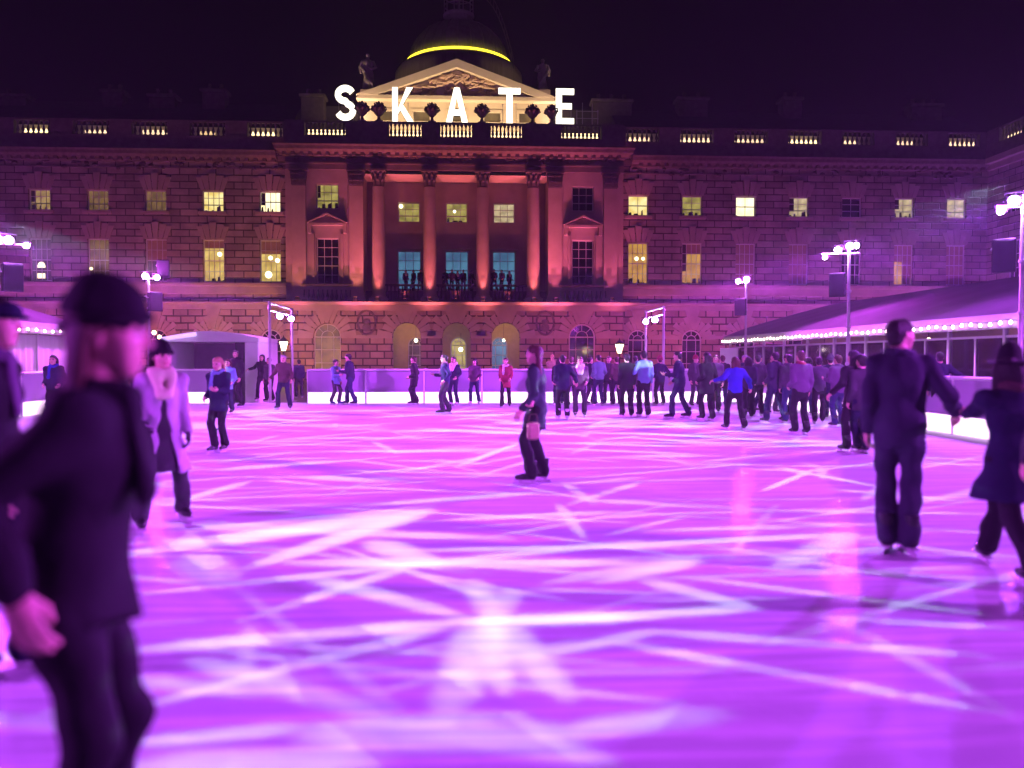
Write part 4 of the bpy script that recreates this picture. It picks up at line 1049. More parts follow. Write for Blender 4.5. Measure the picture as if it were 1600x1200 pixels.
# ------------------------------------------------------------------ rink barrier
M_STRIP = emit('barrier_foot_light', (1.0, .66, .98), 2.7)
def barrier_panel(w_):
    t = thing('rink_barrier_panel', 'x', 'barrier', (0, 0, 0))
    MB().bbox((-w_ / 2 + .03, -.03, .40), (w_ / 2 - .03, .03, 1.08), .01).build('panel', M_PANEL, t)
    q = MB(); q.box((-w_ / 2, -.05, .0), (-w_ / 2 + .03, .06, 1.08)); q.box((w_ / 2 - .03, -.05, 0), (w_ / 2, .06, 1.08)); q.box((-w_ / 2 + .03, -.045, .37), (w_ / 2 - .03, .05, .40))
    q.build('frame', M_WHITEP, t)
    MB().bbox((-w_ / 2, -.1, 1.081), (w_ / 2, .1, 1.15), .02).build('handrail', M_WHITEP, t)
    MB().box((-w_ / 2 + .035, -.03, .015), (w_ / 2 - .035, .03, .365)).build('foot_light', M_STRIP, t)
    return t
BPW = 1.93; BY = 27.9
proto = barrier_panel(BPW); used = [False]
def put_panel(x, y, rz, label, group):
    o = proto if not used[0] else copy_tree(proto); used[0] = True
    o.location = (x, y, 0.002); o.rotation_euler = (0, 0, rz); o['label'] = label; o['group'] = group
xr = atY(1122, 600, BY)[0]; xl = atY(480, 600, BY)[0]
n = int(round((xr - xl) / BPW))
for k in range(n):
    x = xl + BPW * (k + .5)
    lb = 'frosted barrier panel with glowing foot strip along the far side of the rink'
    if k == 0: lb = 'end barrier panel beside the skaters gap, left end of the far row'
    put_panel(x, BY, 0, lb, 'barrier panels along the far side of the rink')
for k in range(2): put_panel(-10.9 + BPW * k * 1.0, BY + .35, 0, 'barrier panel with glowing foot strip in front of the white portal, left of the gap', 'barrier panels before the white portal')
for k in range(2): put_panel(xr + BPW * (k + .5) + .02, BY + .3, R(6), 'barrier panel at the far right corner behind the dense crowd of skaters', 'barrier panels at the far right corner')
for k in range(13): put_panel(9.6, BY - 1.4 - BPW * (k + .0), R(-90), 'barrier panel with glowing foot strip along the right side before the marquee', 'barrier panels along the right side')
for k in range(8): put_panel(-11.4, BY - 1.2 - BPW * (k + .0), R(90), 'barrier panel along the left side of the rink before the small marquee', 'barrier panels along the left side')

# ------------------------------------------------------------------ marquees with strings of bulbs
M_BULB = emit('warm_bulb_glow', (1, .72, .66), 14)
M_VAL = mat('valance_cloth', (.34, .33, .36), .7, var=.1)
M_WARMIN = mat('marquee_floor', (.2, .13, .09), .7)
def marquee(sgn, X, Y0, Y1, ze, zr_, W, label, glazed, bay):
    t = thing('marquee', label, 'marquee', (X, Y0, -.15), 0)
    L_ = Y1 - Y0; e = ze + .15; r = zr_ + .15; nb = int(round(L_ / bay)); s = sgn
    q = MB()   # roof cloth sagging between ridge and eave
    nu = nb * 4; vv, ff = [], []
    for i in range(nu + 1):
        y = L_ * i / nu; sag = .06 * math.sin(math.pi * (i % 4) / 4)
        for j in range(7):
            f = j / 6; vv.append((s * (W * f - .35 * (1 - f)), y, e + (r - e) * f ** .85 - sag * math.sin(math.pi * f) + .06))
        for j in range(1, 4):
            f = j / 3; vv.append((s * (W + W * f), y, r - (r - e) * f + .06))
    for i in range(nu):
        for j in range(9):
            a = i * 10 + j; ff.append((a, a + 1, a + 11, a + 10) if s < 0 else (a, a + 10, a + 11, a + 1))
    q.add(vv, ff); q.build('roof', M_TENT, t, smooth=60)
    for y in (0, L_):
        g = MB(); g.add([(s * 0, y, e), (s * W, y, r), (s * 2 * W, y, e)], [(0, 1, 2)]); g.build('gable', M_CURT, t)
    q = MB(); q.bbox((min(-s * .35, -s * .28), 0, e - .3), (max(-s * .35, -s * .28), L_, e + .06), .01); q.build('valance', M_VAL, t)
    for i in range(nb + 1):
        y = L_ * i / nb
        MB().bbox((s * .0 - .05, y - .05, 0), (s * .0 + .05, y + .05, e), .01).build('post', M_WHITEP, t)
    for i in range(nb):
        y0, y1 = L_ * i / nb + .05, L_ * (i + 1) / nb - .05
        if glazed:
            w_ = MB(); w_.box((-.03, y0, .1), (.03, y1, .16)); w_.box((-.03, y0, e - .5), (.03, y1, e - .44)); w_.box((-.03, y0, 1.02), (.03, y1, 1.06)); w_.box((-.025, (y0 + y1) / 2 - .03, .16), (.025, (y0 + y1) / 2 + .03, e - .5))
            w_ = w_.build('window_frame', M_WHITEP, t)
            MB().box((-.008, y0, .16), (.008, y1, e - .5)).build('glass', mat_glass(), w_)
        else:
            c = MB(); k = 14
            for j in range(k):
                ya, yb = y0 + (y1 - y0) * j / k, y0 + (y1 - y0) * (j + 1) / k
                c.add([(s * (.03 * (j % 2)), ya, .0), (s * (.03 * ((j + 1) % 2)), yb, .0), (s * (.03 * ((j + 1) % 2)), yb, e - .3), (s * (.03 * (j % 2)), ya, e - .3)], [(0, 1, 2, 3)])
            c.build('curtain_wall', M_CURT, t)
    MB().box((min(s * 3.6, s * 3.65), 0.1, 0), (max(s * 3.6, s * 3.65), L_ - .1, e - .05)).build('back_wall', mat('marquee_lining', (.35, .24, .2), .8), t)
    return t
def mat_glass():
    if 'clear_glass' in MATS: return MATS['clear_glass']
    m, nt, bs = new_mat('clear_glass'); N, L = nt.nodes, nt.links
    tr = N.new('ShaderNodeBsdfTransparent'); tr.inputs[0].default_value = (.75, .72, .8, 1); gl = N.new('ShaderNodeBsdfGlossy'); gl.inputs['Roughness'].default_value = .05
    mx = N.new('ShaderNodeMixShader'); fr = N.new('ShaderNodeFresnel'); fr.inputs[0].default_value = 1.5
    L.new(fr.outputs[0], mx.inputs[0]); L.new(tr.outputs[0], mx.inputs[1]); L.new(gl.outputs[0], mx.inputs[2])
    L.new(mx.outputs[0], N['Material Output'].inputs['Surface']); MATS['clear_glass'] = m
    return m
MQX = 13.0
ya, yb = atX(1601, 508, MQX)[1] - 4, atX(1141, 535, MQX)[1]
marquee(1, MQX, ya, yb, 2.5, 4.15, 5.2, 'long grey-roofed white marquee hung with bulbs on the right of the rink', True, 2.3)
LQX = -13.6
la, lb_ = 13.0, 29.5
marquee(-1, LQX, la, lb_, 2.55, 4.1, 5.2, 'white-curtained marquee with a bright string of bulbs on the left', False, 2.3)
bulb_me = MB().lathe([(.001, -.05), (.03, -.042), (.04, -.012), (.03, .02), (.015, .04)], n=8).mesh('bulb', M_BULB, True)
def string_lights(X, y0, y1, z, step, label):
    t = thing('string_lights', label, 'string lights', (X, y0, z))
    n = int((y1 - y0) / step); w_ = []
    for k in range(n * 2 + 1):
        y = (y1 - y0) * k / (2 * n); w_.append((0, y, .07 - .05 * abs(math.sin(math.pi * k / 8))))
    MB().tube(w_, .012, 4).build('cable', M_IRON, t)
    for k in range(n): link('bulb', bulb_me, t, (0, (y1 - y0) * (k + .5) / n, .02 - .05 * abs(math.sin(math.pi * (2 * k + 1) / 8))))
string_lights(MQX - .45, ya + 2.5, yb, 2.34, .38, 'long string of glowing bulbs along the right marquee eave')
string_lights(LQX + .45, 22.0, lb_, 2.38, .5, 'short string of glowing bulbs on the left marquee eave')
for px, py, yy, lb in ((1209, 545, 39, 'small yellow lamp glowing inside the right marquee near its far end'), (1288, 541, 34.5, 'cluster lamp glowing inside the right marquee beside the second mast'),
                       (1354, 551, 29, 'small low yellow lamp inside the marquee left of the tall man'), (1451, 532, 26.5, 'greenish lamp inside the marquee right of the tall man')):
    c = atY(px, py, yy); pendant(c[0], c[1], c[2], lb, .085, .7, emit('marquee_lamp', (1, .85, .4), 10))
for y in (24, 31, 37): light_point('marquee_lamp', (MQX + 2, y, 2.2), (1, .5, .6), 30, .15)
q = thing('bar_counter', 'long white counter inside the marquee behind its windows', 'counter', (MQX + 1.0, 20, -.15))
MB().bbox((0, 0, 0), (.6, 14, 1.0), .02).build('body', M_WARMIN, q); MB().bbox((-.08, -.05, 1.001), (.68, 14.05, 1.06), .02).build('counter_top', M_WHITEP, q)

# ------------------------------------------------------------------ white portal with the dark opening (skaters' entrance)
KY = 30.2
k0, k1 = atY(250, 530, KY), atY(404, 530, KY); kt = atY(330, 517, KY)[2]; ke = atY(404, 528, KY)[2]; ko = atY(300, 534, KY)[2]
t = thing('entrance_portal', 'white box-like entrance pavilion with a wide dark opening and bowed roof', 'pavilion', (k0[0], KY, -.15))
W_ = k1[0] - k0[0]; z = lambda a: a + .15
q = MB(); o0 = atY(292, 540, KY)[0] - k0[0]; o1 = atY(382, 540, KY)[0] - k0[0]; D_ = 3.0
arc = [(W_ * f, z(ke) + (z(kt) - z(ke)) * math.sin(math.pi * f)) for f in [i / 10 for i in range(11)]]
q.prism([(0, z(ko)), (W_, z(ko))] + arc[::-1], 0, D_)
q.build('bowed_roof', M_WHITEP, t)
q = MB(); q.bbox((o1, .0, 0), (W_, D_, z(ko) - .002), .03); q.build('side_wall', M_WHITEP, t)
q = MB(); q.bbox((0.0, .0, 0), (.25, D_, z(ko) - .002), .03); q.build('side_wall', M_WHITEP, t)
MB().box((.252, D_ - .1, 0), (o1 - .002, D_, z(ko) - .004)).build('back_wall', mat('dark_curtain', (.12, .1, .13), .8), t)
MB().bbox((o1 - .4, .25, z(ko) - .75), (o1 - .06, .6, z(ko) - .02), .02).build('hung_box', M_BLACK, t)
MB().tube([(.1, -.14, z(kt) - .3), (1.3, -.14, z(kt) - .12)], .07, 8).build('tube_lamp', emit('tube_lamp_glow', (.62, .4, 1), 1.5), t)

# tall white sign board by the marquee end
c = atY(1138, 600, 31); t = thing('white_board', 'plain white standing board at the far end of the right marquee', 'board', (c[0], 31, -.15))
MB().bbox((-.32, -.04, .08), (.32, .04, atY(1138, 544, 31)[2] + .15), .015).build('panel', M_WHITEP, t)
q = MB()
for x in (-.25, .25): q.box((x - .03, -.3, 0), (x + .03, .3, .08))
q.build('foot', M_STEEL, t)

# ------------------------------------------------------------------ old street lanterns in the court
def street_lamp(px, py, y, label):
    c = atY(px, py, y); H = c[2] + .15
    t = thing('street_lamp', label, 'street lamp', (c[0], y, -.15), 0, 'old lit street lanterns in front of the palace')
    MB().lathe([(.22, 0), (.22, .12), (.14, .3), (.1, .6), (.07, .8), (.05, H - .6), (.09, H - .55), (.05, H - .5), (.06, H - .3)], n=12).build('post', M_IRON, t, smooth=50)
    q = MB(); 
    for k in range(4):
        a = R(45 + 90 * k); q.tube([(.14 * math.cos(a), .14 * math.sin(a), H - .3), (.27 * math.cos(a), .27 * math.sin(a), H + .28)], .015, 5)
    q.lathe([(.29, .28), (.32, .32), (.12, .5), (.05, .55), (.001, .7)], (0, 0, H), 12); q.lathe([(.15, -.32), (.17, -.28)], (0, 0, H), 12)
    q.build('lantern_frame', M_IRON, t)
    MB().lathe([(.12, -.27), (.26, .27)], (0, 0, H), 12).build('lantern_glass', emit('lantern_glass', (1, .82, .42), 11), t)
    light_point('lantern_glow', (c[0], y - .45, c[2]), (1, .6, .2), 60, .2)
street_lamp(443, 541, 52, 'lit street lantern above the man in the brown jacket')
street_lamp(968, 545, 52, 'lit street lantern above the crowd right of centre')
street_lamp(1530, 1010, 1, 'x') if False else None
c = atY(245, 524, 33); t = thing('branched_lamp', 'little post with two warm bulbs left of the white portal', 'lamp post', (c[0], 33, -.15))
h = c[2] + .15
MB().tube([(0, 0, 0), (0, 0, h - .1), (.02, 0, h)], .03, 6).build('post', M_IRON, t)
for dx, dz_ in ((-.1, .1), (.1, -.08)): MB().lathe([(.001, -.08), (.07, -.04), (.08, 0), (.06, .06), (.02, .09)], (dx, 0, h + dz_), 10).build('bulb', emit('small_globe', (1, .7, .3), 12), t, smooth=True)
MB().tube([(-.1, 0, h), (.1, 0, h - .12)], .012, 5).build('arm', M_IRON, t)
# ------------------------------------------------------------------ figures: smooth implicit bodies meshed with surface nets
def nets(fn, lo, hi, h):
    lo, hi = np.array(lo, float), np.array(hi, float)
    n = np.ceil((hi - lo) / h).astype(int) + 1
    ax = [lo[i] + h * np.arange(n[i]) for i in range(3)]
    P = np.stack(np.meshgrid(*ax, indexing='ij'), -1)
    V = fn(P); V = np.where(np.abs(V) < 1e-9, 1e-9, V); s = V < 0
    nc = n - 1
    cs = [(i, j, k) for i in (0, 1) for j in (0, 1) for k in (0, 1)]
    cut = lambda A, c: A[c[0]:c[0] + nc[0], c[1]:c[1] + nc[1], c[2]:c[2] + nc[2]]
    cnt = sum(cut(s, c).astype(np.int8) for c in cs); act = (cnt > 0) & (cnt < 8)
    ci = np.argwhere(act); idx = -np.ones(nc, int); idx[act] = np.arange(len(ci))
    if not len(ci): return np.zeros((0, 3)), []
    val = {c: V[ci[:, 0] + c[0], ci[:, 1] + c[1], ci[:, 2] + c[2]] for c in cs}
    pos = np.zeros((len(ci), 3)); num = np.zeros(len(ci))
    for a in cs:
        for b in cs:
            if sum(x != y for x, y in zip(a, b)) == 1 and a < b:
                x = (val[a] < 0) != (val[b] < 0); t = np.where(x, val[a] / np.where(x, val[a] - val[b], 1), 0)
                pos += np.where(x[:, None], np.array(a) + t[:, None] * (np.array(b) - np.array(a)), 0); num += x
    verts = lo + h * (ci + pos / num[:, None]); F = []
    for d in range(3):
        e, f = (d + 1) % 3, (d + 2) % 3
        sl0 = [slice(None)] * 3; sl1 = [slice(None)] * 3; sl0[d] = slice(0, -1); sl1[d] = slice(1, None)
        for q in (e, f): sl0[q] = slice(1, -1); sl1[q] = slice(1, -1)
        A, B = s[tuple(sl0)], s[tuple(sl1)]
        for flip, M in ((False, A & ~B), (True, ~A & B)):
            g = np.argwhere(M)
            if not len(g): continue
            g[:, e] += 1; g[:, f] += 1
            qs = []
            for de, df in ((-1, -1), (0, -1), (0, 0), (-1, 0)):
                c = g.copy(); c[:, e] += de; c[:, f] += df; qs.append(idx[c[:, 0], c[:, 1], c[:, 2]])
            q = np.stack(qs, 1); F.append(q[:, ::-1] if flip else q)
    F = np.concatenate(F) if F else np.zeros((0, 4), int)
    return verts, F[(F >= 0).all(1)]

class SDF:
    def __init__(s): s.p, s.cuts, s.holes = [], [], []
    def rc(s, a, b, ra, rb, sq=(1, 1, 1), k=.03):
        """round cone from a to b, squashed by sq, blended in with radius k"""
        s.p.append((np.array(a, float), np.array(b, float) + 1e-5, ra, rb, np.array(sq, float), k)); return s
    def hole(s, c, r): s.holes.append((np.array(c, float), r)); return s
    def cut(s, f): s.cuts.append(f); return s
    def __call__(s, P):
        D = None
        for a, b, ra, rb, sq, k in s.p:
            ba = b - a; pa = P - a; t = np.clip((pa @ ba) / (ba @ ba), 0, 1)
            d = np.linalg.norm((pa - t[..., None] * ba) * sq, axis=-1) - (ra + (rb - ra) * t)
            if D is None: D = d
            else:
                h = np.clip(.5 + .5 * (D - d) / k, 0, 1); D = D + (d - D) * h - k * h * (1 - h)
        for c, r in s.holes: D = np.maximum(D, r - np.linalg.norm(P - c, axis=-1))
        for f in s.cuts: D = np.maximum(D, f(P))
        return D
    def box(s, pad=.05):
        lo = np.min([np.minimum(p[0] - p[2], p[1] - p[3]) for p in s.p], 0) - pad; hi = np.max([np.maximum(p[0] + p[2], p[1] + p[3]) for p in s.p], 0) + pad
        return lo, hi
    def mesh(s, h, lo=None, hi=None):
        a, b = s.box(h * 2.5)
        return nets(s, a if lo is None else np.maximum(a, lo), b if hi is None else np.minimum(b, hi), h)

def to_mesh(name, parts, mats):
    """parts: (verts, faces, material index or array)"""
    V, F, M, o = [], [], [], 0
    for v, f, m in parts:
        V.append(v); f = np.asarray(f); F.append(f + o); o += len(v); M.append(np.full(len(f), m) if np.isscalar(m) else m)
    V = np.concatenate(V); F = np.concatenate(F); M = np.concatenate(M)
    me = bpy.data.meshes.new(name); me.from_pydata(V.tolist(), [], F.tolist())
    for m in mats: me.materials.append(m)
    me.polygons.foreach_set('material_index', M.astype(np.int32)); me.polygons.foreach_set('use_smooth', np.ones(len(F), bool)); me.update()
    return me

# head facing +y, origin in the middle of the skull, about 0.235 tall
def head_sdf():
    s = SDF()
    s.rc((0, -.028, .035), (0, .018, .04), .074, .070, (1.06, 1, 1), .03)
    s.rc((0, .02, -.02), (0, .048, -.082), .056, .034, (1, 1, 1), .05)
    for x in (-1, 1):
        s.rc((x * .035, .05, -.025), (x * .02, .05, -.07), .032, .028, (1, 1, 1), .03)
        s.rc((x * .075, -.012, .012), (x * .078, -.006, -.022), .016, .011, (2.2, 1, 1), .008)
        s.rc((x * .018, .078, .035), (x * .045, .066, .033), .011, .010, (1, 1, 1), .016)
    s.rc((0, .084, .022), (0, .104, -.016), .008, .0125, (1, 1, 1), .012)
    s.rc((-.012, .09, -.02), (.012, .09, -.02), .009, .009, (1, 1, 1), .008)
    s.rc((-.017, .083, -.051), (.017, .083, -.051), .0075, .0075, (1, 1, 1.2), .006)
    s.rc((-.014, .082, -.062), (.014, .082, -.062), .0085, .0085, (1, 1, 1.2), .006)
    s.rc((0, -.02, -.06), (0, -.03, -.17), .054, .058, (1, 1, 1), .03)
    for x in (-1, 1): s.hole((x * .031, .098, .012), .0165)
    return s
hs = head_sdf()
def head_parts(h):
    v, f = hs.mesh(h); c = v[f].mean(1); m = np.zeros(len(f), int)
    ax = np.abs(c[:, 0])
    m[(np.hypot((ax - .031) / .014, (c[:, 2] - .012) / .0075) < 1) & (c[:, 1] > .06)] = 1
    m[(ax < .024) & (np.abs(c[:, 2] + .0565) < .0105) & (c[:, 1] > .078)] = 2
    m[(ax > .012) & (ax < .05) & (np.abs(c[:, 2] - .036 + .1 * np.abs(ax - .03)) < .0045) & (c[:, 1] > .06)] = 3
    return v, f, m
HEAD_N, HEAD_F = head_parts(.0055), head_parts(.011)
# hand: wrist at origin, fingers along -z, thumb towards +y, palm facing -x; loosely curled
def hand_parts(h):
    s = SDF(); s.rc((0, 0, .02), (0, 0, -.03), .024, .03, (1.3, .95, 1), .02).rc((0, 0, -.03), (-.003, .0, -.075), .034, .036, (1.9, .95, 1), .02)
    for y, L_, r in ((.030, .070, .0098), (.010, .08, .0102), (-.010, .074, .0098), (-.029, .058, .0088)):
        a = np.array((0, y, -.085)); b = a + (-.012, y * .08, -L_ * .45); c = b + (-.026, y * .02, -L_ * .34); d = c + (-.026, 0, -L_ * .16)
        s.rc(a, b, r * 1.08, r, (1, 1, 1), .006); s.rc(b, c, r, r * .92, (1, 1, 1), .004); s.rc(c, d, r * .92, r * .8, (1, 1, 1), .004)
    s.rc((-.006, .025, -.025), (-.022, .048, -.06), .016, .0125, (1, 1, 1), .012).rc((-.022, .048, -.06), (-.036, .046, -.09), .0125, .0095, (1, 1, 1), .004)
    return s.mesh(h)
HAND_N, HAND_F = hand_parts(.0042), hand_parts(.0075)
def boot_mesh(name, col):
    s = SDF(); s.rc((0, -.055, .105), (0, .07, .098), .042, .042, (1, 1, 1), .03).rc((0, .07, .098), (0, .15, .092), .042, .034, (1, 1, 1.15), .03).rc((0, -.04, .12), (0, -.045, .3), .046, .056, (1, .95, 1), .04)
    s.cut(lambda P: .062 - P[..., 2]).cut(lambda P: P[..., 2] - .31)
    v, f = s.mesh(.0085)
    me = to_mesh('ice_skate', [(v, f, 0)], [col]); return me
BLADE = MB(); BLADE.box((-.036, -.1, .05), (.036, .185, .064)); BLADE.box((-.006, -.07, .028), (.006, -.03, .05)); BLADE.box((-.006, .08, .028), (.006, .13, .05)); BLADE.prism([(0, 0)] * 0 or [(-.004, .0), (.004, .0), (.004, .03), (-.004, .03)], -.13, .2)
BLADE_ME = BLADE.mesh('blade', M_STEEL)
def cloth(name, col, rough=.85): return mat('cloth_' + name, col, rough, var=.22, scale=6, bump=.45, bscale=9, spec=.15)
K = {n: cloth(n, c) for n, c in {'black': (.013, .012, .015), 'navy': (.014, .016, .04), 'suit': (.03, .028, .05), 'charcoal': (.04, .038, .046), 'jean': (.022, .03, .075), 'brown': (.075, .05, .04), 'lilac': (.42, .36, .46), 'sky': (.15, .27, .42),
     'blue': (.03, .035, .34), 'red': (.22, .03, .05), 'teal': (.10, .19, .2), 'plum': (.10, .05, .09), 'mauve': (.10, .065, .12), 'grey': (.085, .08, .1), 'white': (.6, .58, .6), 'green': (.025, .05, .045), 'fur': (.6, .68, .38), 'tan': (.36, .25, .17), 'palefur': (.62, .56, .6)}.items()}
SKIN = {k: mat('skin_' + k, c, .5, var=.1, scale=9, spec=.35) for k, c in {'fair': (.56, .34, .26), 'pale': (.62, .4, .33), 'tan': (.4, .22, .15)}.items()}
HAIR = {k: mat('hair_' + k, c, .55, var=.4, scale=14, bump=.6, bscale=40, stretch=(3, 3, .5)) for k, c in {'dark': (.015, .011, .01), 'brown': (.07, .035, .02), 'blond': (.42, .28, .13), 'grey': (.3, .29, .3)}.items()}
M_EYE = mat('eye', (.04, .03, .03), .2); M_LIP = mat('lips', (.42, .16, .15), .5)
BOOT = {k: boot_mesh('ice_skate', mat('boot_' + k, c, .45, spec=.4)) for k, c in {'black': (.016, .016, .018), 'blue': (.03, .05, .2), 'white': (.65, .63, .66)}.items()}
# hair and hats in head coordinates
def top_parts(kind, h):
    s = SDF(); face = lambda P: P[..., 1] * 1.0 - .052 - np.clip((P[..., 2] - .035) * 1.4, -.08, .1)
    if kind in ('short', 'long', 'pony', 'bob'):
        s.rc((0, -.034, .04), (0, .012, .05), .084, .078, (1.05, 1, 1), .03); s.rc((0, -.05, -.03), (0, -.045, .01), .062, .07, (1, 1, 1), .03)
        if kind == 'long':
            for x in (-.055, 0, .055): s.rc((x, -.055, 0), (x * 1.3, -.075, -.3), .05, .045, (1, 1.3, 1), .03)
        if kind == 'bob':
            for x in (-.06, 0, .06): s.rc((x, -.045, 0), (x * 1.1, -.05, -.15), .05, .045, (1, 1.1, 1), .03)
        if kind == 'pony': s.rc((0, -.11, .06), (0, -.16, -.02), .035, .04, (1, 1, 1), .03).rc((0, -.16, -.02), (0, -.15, -.22), .04, .018, (1, 1, 1), .02)
        s.cut(face)
    elif kind in ('beanie', 'bobble'):
        s.rc((0, -.03, .055), (0, .012, .06), .092, .086, (1.03, 1, .85), .03); s.rc((0, -.03, .075), (0, -.03, .12), .08, .05, (1, 1, 1), .05)
        if kind == 'bobble': s.rc((0, -.02, .185), (0, -.02, .19), .04, .04, (1, 1, 1), .01)
        s.cut(lambda P: .028 - P[..., 2] + np.clip(P[..., 1], -.1, .1) * -.25)
        v, f = s.mesh(h); n = 28; q = MB()
        q.tube([(.094 * math.cos(t) * .98, -.012 + .108 * math.sin(t), .036 + .024 * math.sin(t)) for t in [2 * math.pi * k / n for k in range(n)]], .017, 8, closed=True)
        return [(v, f, 0), (np.array(q.v), np.array(q.f), 0)]
    elif kind == 'cap':
        s.rc((0, -.035, .06), (0, .04, .055), .095, .075, (1, 1, 1.35), .03).rc((-.05, .085, .035), (.05, .085, .035), .045, .045, (1, .9, 4.5), .02); s.cut(lambda P: .024 - P[..., 2])
    elif kind == 'brim':
        s.rc((0, -.012, .06), (0, -.012, .12), .09, .078, (1, .9, 1), .02); s.rc((0, -.012, .045), (0, -.011, .046), .165, .165, (1, .93, 12), .012); s.cut(lambda P: .03 - P[..., 2])
    elif kind == 'hood': s.rc((0, -.04, .03), (0, .0, .03), .105, .1, (1, 1, 1), .03).rc((0, -.03, -.06), (0, -.04, -.14), .1, .11, (1, 1, 1), .05).cut(lambda P: P[..., 1] - .045)
    v, f = s.mesh(h); return [(v, f, 0)]
_top = {}
def top_mesh(kind, near, m):
    k = (kind, near, m.name)
    if k not in _top: _top[k] = to_mesh('hat' if kind in ('beanie', 'bobble', 'cap', 'brim', 'hood') else 'hair', top_parts(kind, .0065 if near else .011), [m])
    return _top[k]

def ik(a, b, l1, l2, pole):
    a, b, pole = np.array(a, float), np.array(b, float), np.array(pole, float)
    d = b - a; L_ = np.linalg.norm(d); mx = (l1 + l2) * .995
    if L_ > mx: b = a + d / L_ * mx; d = b - a; L_ = mx
    u = d / L_; x = (l1 * l1 - l2 * l2 + L_ * L_) / (2 * L_); y = math.sqrt(max(0, l1 * l1 - x * x))
    p = pole - u * (pole @ u); p /= (np.linalg.norm(p) + 1e-9)
    return a + u * x + p * y, b
def rotm(yaw, pitch, roll=0): return np.array(Matrix.Rotation(yaw, 3, 'Z') @ Matrix.Rotation(pitch, 3, 'X') @ Matrix.Rotation(roll, 3, 'Y'))

